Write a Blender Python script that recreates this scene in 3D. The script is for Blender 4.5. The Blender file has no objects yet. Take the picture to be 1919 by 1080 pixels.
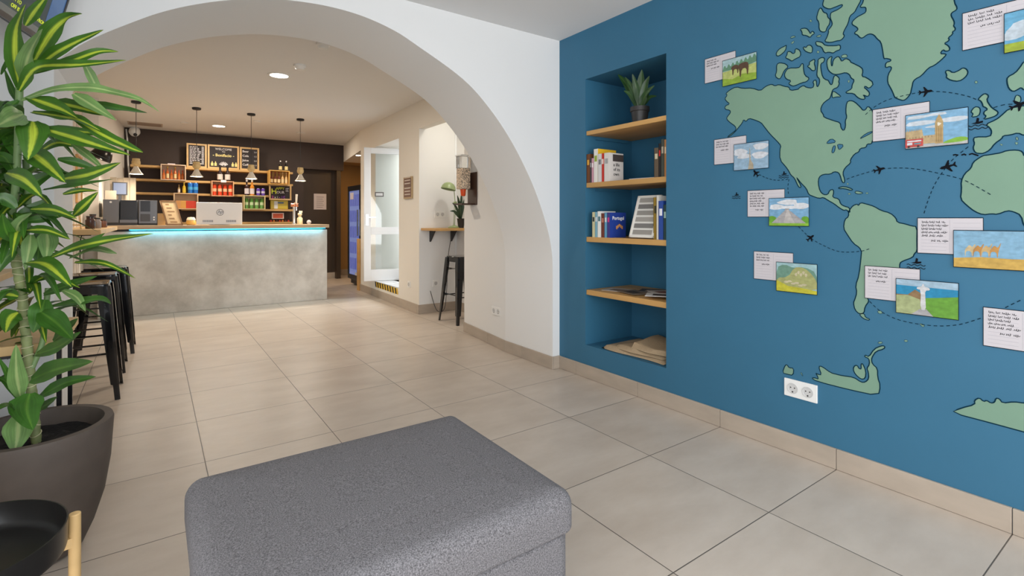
import bpy, bmesh, math, random
from mathutils import Vector, Matrix
from mathutils.geometry import tessellate_polygon
random.seed(7)
S = bpy.context.scene
C = S.collection
V = Vector

# ---------------------------------------------------------------- camera
FOC, CX, HY, CAMH = 953.0, 959.5, 411.0, 1.186
YAW = math.radians(35.2)
SN, CS = math.sin(YAW), math.cos(YAW)
cam_d = bpy.data.cameras.new('camera')
cam = bpy.data.objects.new('camera', cam_d); C.objects.link(cam)
cam.location = (0, 0, CAMH)
cam.rotation_euler = (math.pi/2, 0, -YAW)
cam_d.sensor_width = 36.0
cam_d.lens = FOC/1919*36.0
cam_d.shift_x = 0.0
cam_d.shift_y = -(540.0-HY)/1919.0
cam_d.clip_start = 0.02
S.camera = cam

# ---------------------------------------------------------------- world, exposure
S.view_settings.view_transform = 'Standard'
S.view_settings.look = 'None'
S.view_settings.gamma = 1.0
S.view_settings.use_curve_mapping = False
S.view_settings.exposure = 0.0
w = bpy.data.worlds.new('World'); S.world = w; w.use_nodes = True
w.node_tree.nodes['Background'].inputs[0].default_value = (0.93, 0.96, 1.0, 1)
w.node_tree.nodes['Background'].inputs[1].default_value = 1.0

def area(name, loc, direction, sx, sy, power, col):
    l = bpy.data.lights.new(name, 'AREA'); l.shape = 'RECTANGLE'; l.size = sx; l.size_y = sy
    l.energy = power; l.color = col
    o = bpy.data.objects.new(name, l); C.objects.link(o); o.location = loc
    o.rotation_euler = V(direction).to_track_quat('-Z', 'Y').to_euler()
    return o
# added daylight panels outside an invented shop front, behind and left of the camera
area('added_daylight_rear', (1.0, -2.95, 1.45), (0, 1, -0.05), 3.2, 2.3, 125, (0.97, 0.98, 1.0))
area('added_daylight_side', (-1.35, -0.7, 1.45), (1, 0.25, -0.05), 3.0, 2.2, 95, (0.93, 0.965, 1.0))
# the ceiling lamps
WARM = (1.0, 0.87, 0.72)
def spot_light(name, loc, power, col=WARM, r=0.07):
    l = bpy.data.lights.new(name, 'AREA'); l.shape = 'DISK'; l.size = r*2; l.energy = power; l.color = col
    o = bpy.data.objects.new(name, l); C.objects.link(o); o.location = loc
    return o

# ---------------------------------------------------------------- helpers
def ray(u, v):
    l = (u-CX)/FOC
    return V((SN+CS*l, CS-SN*l, -(v-HY)/FOC))
O3 = V((0, 0, CAMH))
def onX(u, v, x): r = ray(u, v); return O3 + r*(x/r.x)
def onY(u, v, y): r = ray(u, v); return O3 + r*(y/r.y)
def onZ(u, v, z=0): r = ray(u, v); return O3 + r*((z-CAMH)/r.z)
def atD(u, v, d): return O3 + ray(u, v)*d

MATS = {}
def mat(name, col=(0.8, 0.8, 0.8), rough=0.5, metal=0.0, emit=None, es=1.0, noise=None, bump=None, trans=0, coat=0, spec=None):
    """noise=(scale, amount, stretch xyz) varies the colour; bump=(scale,strength)"""
    if name in MATS: return MATS[name]
    m = bpy.data.materials.new(name); m.use_nodes = True; nt = m.node_tree
    b = nt.nodes['Principled BSDF']
    b.inputs['Base Color'].default_value = (*col, 1); b.inputs['Roughness'].default_value = rough
    b.inputs['Metallic'].default_value = metal
    if trans: b.inputs['Transmission Weight'].default_value = trans
    if coat: b.inputs['Coat Weight'].default_value = coat
    if spec is not None: b.inputs['Specular IOR Level'].default_value = spec
    if emit: b.inputs['Emission Color'].default_value = (*emit, 1); b.inputs['Emission Strength'].default_value = es
    tc = None
    if noise or bump:
        tc = nt.nodes.new('ShaderNodeTexCoord'); mp = nt.nodes.new('ShaderNodeMapping')
        nt.links.new(tc.outputs['Object'], mp.inputs[0])
    if noise:
        sc, am, st = noise
        mp.inputs['Scale'].default_value = st
        n = nt.nodes.new('ShaderNodeTexNoise'); n.inputs['Scale'].default_value = sc; n.inputs['Detail'].default_value = 5
        nt.links.new(mp.outputs[0], n.inputs[0])
        r = nt.nodes.new('ShaderNodeMapRange'); r.inputs[1].default_value = 0.25; r.inputs[2].default_value = 0.75
        r.inputs[3].default_value = 1-am; r.inputs[4].default_value = 1+am
        nt.links.new(n.outputs[0], r.inputs[0])
        mx = nt.nodes.new('ShaderNodeVectorMath'); mx.operation = 'SCALE'; mx.inputs[0].default_value = col
        nt.links.new(r.outputs[0], mx.inputs['Scale']); nt.links.new(mx.outputs[0], b.inputs['Base Color'])
    if bump:
        n2 = nt.nodes.new('ShaderNodeTexNoise'); n2.inputs['Scale'].default_value = bump[0]; n2.inputs['Detail'].default_value = 3
        nt.links.new(tc.outputs['Object'], n2.inputs[0])
        bp = nt.nodes.new('ShaderNodeBump'); bp.inputs['Strength'].default_value = bump[1]; bp.inputs['Distance'].default_value = 0.004
        nt.links.new(n2.outputs[0], bp.inputs['Height']); nt.links.new(bp.outputs[0], b.inputs['Normal'])
    MATS[name] = m
    return m
def srgb(r, g, b):
    f = lambda c: (c/255/12.92) if c/255 <= 0.04045 else ((c/255+0.055)/1.055)**2.4
    return (f(r), f(g), f(b))
def flat(r, g, b, rough=0.6): return mat('paint_%d_%d_%d' % (r, g, b), srgb(r, g, b), rough)

class MB:
    def __init__(s): s.v = []; s.f = []; s.uv = None
    def add(s, vs, fs):
        n = len(s.v); s.v += [V(p) for p in vs]; s.f += [tuple(i+n for i in f) for f in fs]; return s
    def box(s, x0, x1, y0, y1, z0, z1, M=None):
        vs = [V((x, y, z)) for z in (z0, z1) for y in (y0, y1) for x in (x0, x1)]
        if M: vs = [M @ p for p in vs]
        return s.add(vs, [(0, 2, 3, 1), (4, 5, 7, 6), (0, 1, 5, 4), (2, 6, 7, 3), (0, 4, 6, 2), (1, 3, 7, 5)])
    def quad(s, *p): return s.add(p, [tuple(range(len(p)))])
    def prism(s, poly, z0, z1, flip=False):
        """polygon of (x,y) extruded in z, ccw"""
        n = len(poly)
        vs = [(x, y, z0) for x, y in poly]+[(x, y, z1) for x, y in poly]
        tri = tessellate_polygon([[V((x, y, 0)) for x, y in poly]])
        fs = [(i, (i+1) % n, n+(i+1) % n, n+i) for i in range(n)]
        for t in tri:
            a, b, c = t
            A, B, D = V(poly[a]), V(poly[b]), V(poly[c])
            if (B-A).cross(D-A) < 0: a, c = c, a
            fs += [(c, b, a), (n+a, n+b, n+c)]
        return s.add(vs, fs)
    def cyl(s, p0, p1, r0, r1=None, n=20, cap=True):
        r1 = r0 if r1 is None else r1
        p0, p1 = V(p0), V(p1); d = (p1-p0).normalized()
        a = V((1, 0, 0)) if abs(d.z) > 0.9 else V((0, 0, 1))
        x = d.cross(a).normalized(); y = d.cross(x)
        vs = []
        for p, r in ((p0, r0), (p1, r1)):
            for i in range(n):
                t = 2*math.pi*i/n; vs.append(p+x*math.cos(t)*r+y*math.sin(t)*r)
        fs = [(i, n+i, n+(i+1) % n, (i+1) % n) for i in range(n)]
        if cap: fs += [tuple(range(n)), tuple(range(2*n-1, n-1, -1))]
        return s.add(vs, fs)
    def lathe(s, prof, c=(0, 0, 0), n=32, M=None):
        vs = []; m = len(prof)
        for r, z in prof:
            for i in range(n):
                t = 2*math.pi*i/n; p = V((r*math.cos(t), r*math.sin(t), z))
                vs.append((M @ p if M else p)+V(c))
        fs = [(j*n+i, j*n+(i+1) % n, (j+1)*n+(i+1) % n, (j+1)*n+i) for j in range(m-1) for i in range(n)]
        if prof[0][0] > 1e-5: fs.append(tuple(range(n-1, -1, -1)))
        if prof[-1][0] > 1e-5: fs.append(tuple((m-1)*n+i for i in range(n)))
        return s.add(vs, fs)
    def tube(s, pts, r, n=8, closed=False):
        pts = [V(p) for p in pts]; rs = r if isinstance(r, (list, tuple)) else [r]*len(pts)
        vs = []; prev = None; m = len(pts)
        for i, p in enumerate(pts):
            t = (pts[min(i+1, m-1)]-pts[max(i-1, 0)]).normalized()
            if prev is None:
                a = V((0, 0, 1)) if abs(t.z) < 0.9 else V((1, 0, 0)); x = t.cross(a).normalized()
            else: x = (prev-t*prev.dot(t)).normalized()
            prev = x; y = t.cross(x)
            for k in range(n):
                q = 2*math.pi*k/n; vs.append(p+x*math.cos(q)*rs[i]+y*math.sin(q)*rs[i])
        fs = [(j*n+k, j*n+(k+1) % n, (j+1)*n+(k+1) % n, (j+1)*n+k) for j in range(m-1) for k in range(n)]
        fs += [tuple(range(n-1, -1, -1)), tuple((m-1)*n+k for k in range(n))]
        return s.add(vs, fs)
    def sphere(s, c, r, n=16, sc=(1, 1, 1)):
        prof = [(max(r*math.sin(math.pi*i/(n//2)), 1e-6), -r*math.cos(math.pi*i/(n//2))) for i in range(n//2+1)]
        M = Matrix.Diagonal((*sc, 1))
        return s.lathe(prof, c, n, M)
    def build(s, name, m, parent=None, smooth=False, bevel=0, seg=2, local=False, sub=0):
        me = bpy.data.meshes.new(name)
        off = V((0, 0, 0))
        if parent is not None and not local:
            q = parent
            while q is not None: off += q.location; q = q.parent
        me.from_pydata([p-off for p in s.v], [], s.f); me.update()
        if isinstance(m, (list, tuple)):
            for k in m: me.materials.append(k)
        else: me.materials.append(m)
        if s.uv:
            l = me.uv_layers.new(name='UVMap')
            for i, uv in enumerate(s.uv): l.data[i].uv = uv
        bm = bmesh.new(); bm.from_mesh(me)
        bmesh.ops.recalc_face_normals(bm, faces=bm.faces) if not getattr(s, 'keep', False) else None
        bm.to_mesh(me); bm.free()
        if smooth:
            for p in me.polygons: p.use_smooth = True
            try: me.set_sharp_from_angle(angle=math.radians(40))
            except Exception: pass
        o = bpy.data.objects.new(name, me); C.objects.link(o)
        if parent is not None: o.parent = parent
        if bevel:
            md = o.modifiers.new('Bevel', 'BEVEL'); md.width = bevel; md.segments = seg; md.limit_method = 'ANGLE'
            md.angle_limit = math.radians(40)
        if sub:
            md = o.modifiers.new('Sub', 'SUBSURF'); md.levels = sub; md.render_levels = sub
        return o
def tag(o, label=None, cat=None, group=None, kind=None):
    if label: o['label'] = label
    if cat: o['category'] = cat
    if group: o['group'] = group
    if kind: o['kind'] = kind
    return o
def thing(name, loc, label, cat, group=None, kind=None):
    o = bpy.data.objects.new(name, None); o.empty_display_size = 0.05
    C.objects.link(o); o.location = loc
    return tag(o, label, cat, group, kind)
def struct(name, mb, m, **k):
    o = mb.build(name, m, **k); o['kind'] = 'structure'; return o
def dup(root, loc, rotz=None, label=None):
    r = root.copy(); C.objects.link(r); r.location = loc
    if rotz is not None: r.rotation_euler = (0, 0, rotz)
    if label: r['label'] = label
    def rec(a, b):
        for ch in list(a.children):
            c = ch.copy(); C.objects.link(c); c.parent = b; rec(ch, c)
    rec(root, r)
    return r
def text(s, size, m, org, right, up, parent, name='lettering', align='LEFT', ext=0.0004, bold=0.0, shear=0.0, sx=1.0):
    cu = bpy.data.curves.new('t', 'FONT'); cu.body = s; cu.size = size; cu.extrude = ext; cu.align_x = align
    cu.resolution_u = 2; cu.offset = bold; cu.shear = shear
    to = bpy.data.objects.new('t', cu); C.objects.link(to)
    bpy.context.view_layer.update()
    me = bpy.data.meshes.new_from_object(to.evaluated_get(bpy.context.evaluated_depsgraph_get()))
    bpy.data.objects.remove(to); bpy.data.curves.remove(cu)
    R = V(right).normalized(); U = V(up).normalized(); N = R.cross(U)
    off = V((0, 0, 0)); q = parent
    while q is not None: off += q.location; q = q.parent
    for v in me.vertices: v.co = V(org)-off+R*v.co.x*sx+U*v.co.y+N*v.co.z
    me.materials.clear(); me.materials.append(m); me.name = name
    o = bpy.data.objects.new(name, me); C.objects.link(o); o.parent = parent
    return o
def catmull(pts, k=6):
    P = [pts[0]]+list(pts)+[pts[-1]]; out = []
    for i in range(1, len(P)-2):
        a, b, c, d = [V(q) for q in P[i-1:i+3]]
        for j in range(k):
            t = j/k
            out.append(0.5*((2*b)+(c-a)*t+(2*a-5*b+4*c-d)*t*t+(3*b-a-3*c+d)*t**3))
    out.append(V(P[-2])); return out

# ---------------------------------------------------------------- materials
m_white = mat('white_wall_paint', (0.80, 0.80, 0.79), 0.85, bump=(60, 0.05))
m_cream = mat('warm_tinted_wall_paint', (0.77, 0.735, 0.67), 0.85, bump=(60, 0.05))  # white walls tinted cream; part of the bar's warm light sits in the colour
m_ceil = mat('ceiling_paint', (0.76, 0.75, 0.74), 0.9)
m_ceil_bar = mat('bar_ceiling_paint', (0.76, 0.745, 0.72), 0.9)
m_blue = mat('blue_wall_paint', (0.030, 0.142, 0.245), 0.6, noise=(2.5, 0.05, (1, 1, 1)), bump=(40, 0.06))
m_brown = mat('dark_brown_wall_paint', (0.050, 0.034, 0.028), 0.7, noise=(3, 0.12, (1, 1, 1)))
m_soffit = mat('recess_orange_glow', (0.42, 0.25, 0.09), 0.8)  # orange glow of the lit passage mixed into the wall colour
m_blk = mat('black_metal', (0.012, 0.012, 0.014), 0.3, 0.3)
m_blkgloss = mat('glossy_black_enamel', (0.014, 0.015, 0.018), 0.12, 0.6, coat=0.6)
m_blkmatte = mat('matte_black_plastic', (0.02, 0.02, 0.021), 0.5)
m_wood = mat('oak_shelf_wood', srgb(196, 152, 92), 0.5, noise=(6, 0.22, (1, 0.12, 1)))
m_wood2 = mat('pine_wood', srgb(214, 178, 122), 0.5, noise=(8, 0.16, (0.15, 1, 1)))
m_plast = mat('white_plastic', (0.82, 0.82, 0.80), 0.3)
m_chrome = mat('chrome', (0.75, 0.75, 0.75), 0.15, 1.0)
m_paper = mat('white_paper', (0.80, 0.78, 0.76), 0.7)
m_ink = mat('black_ink', (0.008, 0.009, 0.012), 0.95, spec=.05)
m_glass = mat('clear_glass', (0.92, 0.97, 0.97), 0.02, trans=1.0)

def floor_material():
    m = bpy.data.materials.new('beige_floor_tiles'); m.use_nodes = True; nt = m.node_tree; L = nt.links
    b = nt.nodes['Principled BSDF']
    tc = nt.nodes.new('ShaderNodeTexCoord'); sep = nt.nodes.new('ShaderNodeSeparateXYZ'); L.new(tc.outputs['Object'], sep.inputs[0])
    def math_(op, a, b_=None, v=None):
        n = nt.nodes.new('ShaderNodeMath'); n.operation = op
        if hasattr(a, 'links'): L.new(a, n.inputs[0])
        else: n.inputs[0].default_value = a
        if b_ is not None:
            if hasattr(b_, 'links'): L.new(b_, n.inputs[1])
            else: n.inputs[1].default_value = b_
        return n.outputs[0]
    def axis(s, o0, sp):
        q = math_('DIVIDE', math_('SUBTRACT', s, o0), sp)
        fr = math_('FRACT', math_('ADD', q, 100.0))
        e = math_('MINIMUM', fr, math_('SUBTRACT', 1.0, fr))
        return math_('MULTIPLY', e, sp), math_('FLOOR', math_('ADD', q, 100.0))
    ex, ix = axis(sep.outputs[0], 0.207, 0.609)
    ey, iy = axis(sep.outputs[1], 1.082, 0.6035)
    e = math_('MINIMUM', ex, ey)
    g = nt.nodes.new('ShaderNodeMapRange'); L.new(e, g.inputs[0]); g.inputs[1].default_value = 0.0012; g.inputs[2].default_value = 0.0026
    wn = nt.nodes.new('ShaderNodeTexWhiteNoise'); wn.noise_dimensions = '2D'
    cb = nt.nodes.new('ShaderNodeCombineXYZ'); L.new(ix, cb.inputs[0]); L.new(iy, cb.inputs[1]); L.new(cb.outputs[0], wn.inputs['Vector'])
    ad = nt.nodes.new('ShaderNodeVectorMath'); ad.operation = 'ADD'; L.new(tc.outputs['Object'], ad.inputs[0])
    sc = nt.nodes.new('ShaderNodeVectorMath'); sc.operation = 'SCALE'; sc.inputs['Scale'].default_value = 17.0; L.new(wn.outputs['Color'], sc.inputs[0]); L.new(sc.outputs[0], ad.inputs[1])
    mp = nt.nodes.new('ShaderNodeMapping'); mp.inputs['Scale'].default_value = (1.0, 2.2, 1); L.new(ad.outputs[0], mp.inputs[0])
    n = nt.nodes.new('ShaderNodeTexNoise'); n.inputs['Scale'].default_value = 2.6; n.inputs['Detail'].default_value = 6; n.inputs['Roughness'].default_value = 0.6
    L.new(mp.outputs[0], n.inputs[0])
    cr = nt.nodes.new('ShaderNodeValToRGB'); L.new(n.outputs[0], cr.inputs[0])
    cr.color_ramp.elements[0].position = 0.3; cr.color_ramp.elements[0].color = (0.50, 0.42, 0.345, 1)
    cr.color_ramp.elements[1].position = 0.7; cr.color_ramp.elements[1].color = (0.61, 0.53, 0.45, 1)
    mx = nt.nodes.new('ShaderNodeMix'); mx.data_type = 'RGBA'; L.new(g.outputs[0], mx.inputs[0])
    mx.inputs[6].default_value = (0.10, 0.085, 0.07, 1); L.new(cr.outputs[0], mx.inputs[7])
    L.new(mx.outputs[2], b.inputs['Base Color'])
    rr = nt.nodes.new('ShaderNodeMapRange'); L.new(n.outputs[0], rr.inputs[0]); rr.inputs[3].default_value = 0.30; rr.inputs[4].default_value = 0.42
    L.new(rr.outputs[0], b.inputs['Roughness'])
    bp = nt.nodes.new('ShaderNodeBump'); bp.inputs['Strength'].default_value = 0.5; bp.inputs['Distance'].default_value = 0.002
    L.new(g.outputs[0], bp.inputs['Height']); L.new(bp.outputs[0], b.inputs['Normal'])
    return m
m_floor = floor_material()
m_base = mat('beige_baseboard_tile', (0.43, 0.36, 0.29), 0.4, noise=(5, 0.10, (1, 1, 3)))

# ================================================================= the room shell
FR_C, BAR_C = 2.61, 2.66           # ceiling heights
BX = 2.651                          # blue wall face
LX = -0.68                          # left wall face
BY = 10.25                          # dark wall behind the bar
struct('floor', MB().box(-2.2, 4.2, -3.0, 11.6, -0.1, 0), m_floor)
struct('ceiling', MB().box(-2.2, 3.4, -3.0, 3.10, FR_C, FR_C+0.1), m_ceil)
struct('ceiling', MB().box(-2.0, 3.3, 3.76, BY+0.05, BAR_C, BAR_C+0.1), m_ceil_bar)

# blue wall with its shelf recess
ny0, ny1, nz0, nz1, nxb = 2.066, 2.802, 0.243, 2.237, 3.16
mb = MB()
mb.box(BX, nxb+.1, -3.0, ny0, 0, FR_C).box(BX, nxb+.1, ny1, 3.10, 0, FR_C)
mb.box(BX, nxb+.1, ny0, ny1, 0, nz0).box(BX, nxb+.1, ny0, ny1, nz1, FR_C).box(nxb, nxb+.1, ny0, ny1, nz0, nz1)
struct('wall_right', mb, m_blue)

# arch wall
curve = [(-.37, 1.90), (-.264, 2.012), (-.131, 2.115), (.05, 2.235), (.25, 2.33), (.45, 2.395), (.64, 2.435), (.85, 2.452), (1.053, 2.442),
         (1.25, 2.40), (1.414, 2.335), (1.763, 2.168), (1.985, 1.99), (2.182, 1.765), (2.36, 1.49), (2.475, 1.25), (2.545, 1.05), (2.574, .90), (2.58, 0.78)]
cv = [(p.x, p.y) for p in catmull(curve, 6)]
cv[0] = (-.37, 1.90); cv[-1] = (2.58, .78)
AY0, AY1 = 3.10, 3.76
mb = MB()
n = len(cv)
vs = []
for x, z in cv: vs += [(x, AY0, z), (x, AY1, z), (x, AY0, BAR_C+.1), (x, AY1, BAR_C+.1)]
fs = []
for i in range(n-1):
    a = 4*i; b = 4*(i+1)
    fs += [(a, b, b+2, a+2), (a+1, a+3, b+3, b+1), (a, a+1, b+1, b), (a+2, b+2, b+3, a+3)]
mb.add(vs, fs)
mb.box(-2.0, -.37, AY0, AY1, 0, BAR_C+.1)
mb.add([(2.58, AY0, 0), (BX+.02, AY0, 0), (2.58, AY0, BAR_C+.1), (BX+.02, AY0, BAR_C+.1), (2.58, AY1, 0), (2.58, AY1, BAR_C+.1)],
       [(0, 1, 3, 2), (0, 2, 5, 4)])
o = struct('wall_arch', mb, m_white)
for p in o.data.polygons: p.use_smooth = True
o.data.set_sharp_from_angle(angle=math.radians(35))

# right side of the bar room : thick warm-tinted wall with a table recess and a doorway
def wline(y):
    pts = [(3.76, 2.58), (4.69, 2.69), (5.86, 2.712), (6.55, 2.735), (7.55, 2.775), (8.34, 2.812), (10.25, 3.11)]
    for (a, xa), (b, xb) in zip(pts, pts[1:]):
        if y <= b: return xa+(xb-xa)*(y-a)/(b-a)
    return pts[-1][1]
def wseg(mb, y0, y1, z0, z1, xb):
    x0, x1 = wline(y0), wline(y1)
    mb.add([(x0, y0, z0), (xb, y0, z0), (x1, y1, z0), (xb, y1, z0), (x0, y0, z1), (xb, y0, z1), (x1, y1, z1), (xb, y1, z1)],
           [(0, 2, 3, 1), (4, 5, 7, 6), (0, 1, 5, 4), (2, 6, 7, 3), (0, 4, 6, 2), (1, 3, 7, 5)])
mb = MB(); XB = 3.26
wseg(mb, 4.69, 5.86, 2.32, BAR_C, 2.80)
wseg(mb, 5.86, 6.55, 0, BAR_C, XB)
wseg(mb, 6.55, 7.55, 2.29, BAR_C, XB)
wseg(mb, 6.55, 7.55, 0, 0.25, XB)
wseg(mb, 7.55, 8.34, 0, BAR_C, XB)
wseg(mb, 8.34, 10.25, 2.33, BAR_C, 3.9)
struct('wall_bar_right', mb, m_cream)
mb = MB(); wseg(mb, 3.76, 4.69, 0, BAR_C, XB)
struct('wall_recess', mb.box(3.24, XB+.06, 4.60, 5.90, 0, BAR_C).box(2.717, 3.24, 5.8585, 5.862, 0, 2.65), m_white)
spot_light('recess_light', (3.0, 5.0, 2.65), 7, (1, .93, .82), .06)
# passage behind the bar (orange lamplight put into its wall colour)
struct('wall_passage', MB().box(3.75, 3.85, 8.34, 11.4, 0, 2.33).box(2.30, 3.85, 10.90, 11.0, 0, 2.33).box(2.812, 3.85, 8.24, 8.34, 0, 2.33).box(3.12, 3.9, 10.26, 11.0, 2.33, 2.40), m_soffit)
# dark wall behind the bar, with a closed dark door in a shallow reveal
mb = MB()
mb.box(-2.0, 2.35, BY, BY+.22, 0, BAR_C+.05).box(2.35, 3.11, BY, BY+.22, 2.155, BAR_C+.05)
struct('wall_bar_back', mb, m_brown)
struct('door_2', MB().box(2.35, 2.98, BY+.16, BY+.22, 0.0, 2.155).box(2.98, 3.06, BY+.02, BY+.22, 0, 2.155), mat('dark_brown_door', (0.048, 0.030, 0.017), 0.5, noise=(4, .15, (1, 1, .3))))
# left wall : whitewashed boards beside the ledge, then plain warm-tinted wall
def plank_mat():
    m = mat('whitewashed_boards', (0.62, 0.54, 0.45), 0.75, noise=(9, 0.28, (1, 6, 0.35)), bump=(30, .3))
    return m
mb = MB(); yy = 3.76; k = 0
while yy < 7.95:
    wdt = [.14, .11, .17, .13][k % 4]
    mb.box(LX-.02, LX+.004*(k % 3), yy+.002, min(yy+wdt, 7.95)-.002, 0, 2.30 if k > 5 else 2.66); yy += wdt; k += 1
mb.box(LX-.05, LX-.015, 3.76, 7.95, 0, 2.66)
struct('wall_left', mb, plank_mat())
mb = MB()
mb.add([(-.54, 7.95, 0), (-2, 7.95, 0), (-.38, BY, 0), (-2, BY, 0), (-.54, 7.95, BAR_C), (-2, 7.95, BAR_C), (-.38, BY, BAR_C), (-2, BY, BAR_C)],
       [(0, 2, 3, 1), (4, 5, 7, 6), (0, 1, 5, 4), (2, 6, 7, 3), (0, 4, 6, 2), (1, 3, 7, 5)])
struct('wall_bar_left', mb, m_cream)
struct('wall_front_left', MB().box(LX-.4, LX, 1.3, 3.10, 0, FR_C), m_white)
# invented shop front behind and beside the camera, there to let daylight in
fr = mat('aluminium_frame', (0.25, 0.26, 0.27), 0.4, 0.6)
wr = MB().box(-2.2, 3.2, -2.9, -2.8, 0, .25).box(-2.2, 3.2, -2.9, -2.8, 2.45, FR_C).box(-2.2, -1.1, -2.9, -2.8, .25, 2.45)
struct('wall_rear', wr, m_white)
wf = MB()
for x in (-1.1, .35, 1.8, 2.6): wf.box(x, x+.06, -2.88, -2.82, .25, 2.45)
struct('invented_window_1', wf, fr)
struct('wall_side', MB().box(-1.2, -1.1, -2.9, 1.3, 0, .2).box(-1.2, -1.1, -2.9, 1.3, 2.45, FR_C), m_white)
wf = MB()
for y in (-2.8, -1.45, -.1, 1.22): wf.box(-1.18, -1.12, y, y+.06, .2, 2.45)
struct('invented_window_2', wf, fr)

# side room behind the doorway
sw = mat('side_room_paint', (0.85, 0.87, 0.88), 0.8)
struct('floor', MB().box(2.90, 5.4, 6.0, 8.9, 0.15, 0.25).box(2.735, 3.0, 6.55, 7.55, 0.245, 0.252), mat('pale_grey_tiles', (0.62, 0.64, 0.66), 0.3))
struct('wall_side_room', MB().box(5.3, 5.4, 5.9, 9, .25, 2.75).box(3.22, 5.4, 5.85, 6.0, .0, 2.75).box(3.9, 5.4, 8.2, 8.3, .25, 2.75).box(3.27, 3.9, 8.2, 8.22, .25, 2.75), sw)
struct('ceiling', MB().box(3.27, 5.4, 5.9, 9, 2.65, 2.75), sw)
area('side_room_fill', (4.3, 7.0, 2.6), (0, 0, -1), 1.4, 1.4, 70, (0.93, 0.97, 1.0))  # overhead panel added to brighten the side room, not a window
gl = MB()
for k in range(4): gl.box(2.74, 5.3, 6.6+.3*k, 6.605+.3*k, .2505, .2525)
for k in range(6): gl.box(2.9+.3*k, 2.905+.3*k, 6.5, 8.2, .2505, .2525)
struct('trim_8', gl, flat(120, 122, 126))

# baseboards
def baseboard(name, segs, h=.098, t=.012):
    """segs: list of ((x0,y0),(x1,y1)) on the wall face, normal side given by left of direction"""
    mb = MB(); jt = MB()
    for (a, b) in segs:
        a, b = V((*a, 0)), V((*b, 0)); d = (b-a); Ln = d.length; d.normalize(); nrm = V((-d.y, d.x, 0))
        # split at tile joints
        s = 0.0; ax = 1 if abs(d.y) > abs(d.x) else 0
        o0, sp = ((0.207, 0.609), (1.082, 0.6035))[ax]
        cuts = [0.0]
        for k in range(-12, 30):
            t_ = (o0+sp*k-a[ax])/d[ax]
            if 0.01 < t_ < Ln-.01: cuts.append(t_)
        cuts = sorted(cuts)+[Ln]
        for c0, c1 in zip(cuts, cuts[1:]):
            g = .0012
            p0, p1 = a+d*(c0+g), a+d*(c1-g)
            q = [p0, p1, p1+nrm*t, p0+nrm*t]
            mb.add([(*p.xy, 0.001) for p in q]+[(*p.xy, h) for p in q], [(0, 1, 2, 3), (4, 7, 6, 5), (0, 4, 5, 1), (1, 5, 6, 2), (2, 6, 7, 3), (3, 7, 4, 0)])
    return struct(name, mb, m_base, bevel=.0015)
baseboard('baseboard_right', [((BX, -2.8), (BX, 3.10-.012))])
baseboard('baseboard_arch', [((BX, 3.10), (2.58, 3.10)), ((2.58, 3.10-.012), (2.58, 3.76)), ((2.58, 3.76), (2.69, 4.69))], h=.10)
baseboard('baseboard_bar_right', [((3.24, 4.69), (3.24, 5.86)), ((3.24, 5.86), (2.712, 5.86)), ((2.712, 5.85), (2.812, 8.34))], h=.115)
baseboard('baseboard_passage', [((3.75, 10.9), (2.98, 10.9)), ((3.1, 10.41), (2.36, 10.41))], h=.12)
baseboard('baseboard_left', [((-.37, 3.10), (LX, 3.10)), ((-.37, 3.76), (-.37, 3.10))], h=.10)

# hazard striped step at the doorway
hz = MB(); hz2 = MB()
for k in range(9):
    y0 = 6.57+k*.108
    for j, mm in ((0, hz), (1, hz2)):
        a = y0+j*.054
        p = [(a, .155), (a+.054, .155), (a+.054+.03, .235), (a+.03, .235)]
        mm.add([(wline(y)-.004, y, z) for y, z in p], [(0, 1, 2, 3)])
hzt = thing('hazard_tape', (2.75, 7.0, .15), 'yellow and black hazard tape on the front of the doorway step', 'tape')
hz.build('yellow_stripes', flat(222, 184, 60), hzt); hz2.build('black_stripes', flat(45, 38, 34), hzt)

# ================================================================= niche shelves
def shelf_z(u, v): return onX(u, v, BX).z
shs = [(246, 254, 'topmost, holding the potted plant'), (343, 352, 'second from top, holding books and loose papers'),
       (444, 453.5, 'third from top, holding the travel guide'), (543, 552.5, 'lowest, holding loose magazines')]
SZ = []
for vt, vb, d in shs:
    zt = shelf_z(1097, vt); zb = shelf_z(1097, vb); SZ.append(zt)
    o = MB().box(BX+.008, nxb-.01, ny0+.001, ny1-.001, zb, zt).build('wall_shelf', m_wood, bevel=.003)
    tag(o, 'oak shelf board in the blue recess, '+d, 'shelf', 'oak boards in the blue recess')
    for yb in (ny1-.012, ny0+.012):
        pass
SZ1, SZ2, SZ3, SZ4 = SZ
# metal cleats below two shelves, painted like the recess
cl = MB()
for z in (SZ1-.045, SZ2-.045): cl.box(BX+.10, nxb-.05, ny1-.014, ny1-.001, z-.012, z+.012)
struct('trim_9', cl, m_blue)

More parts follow.
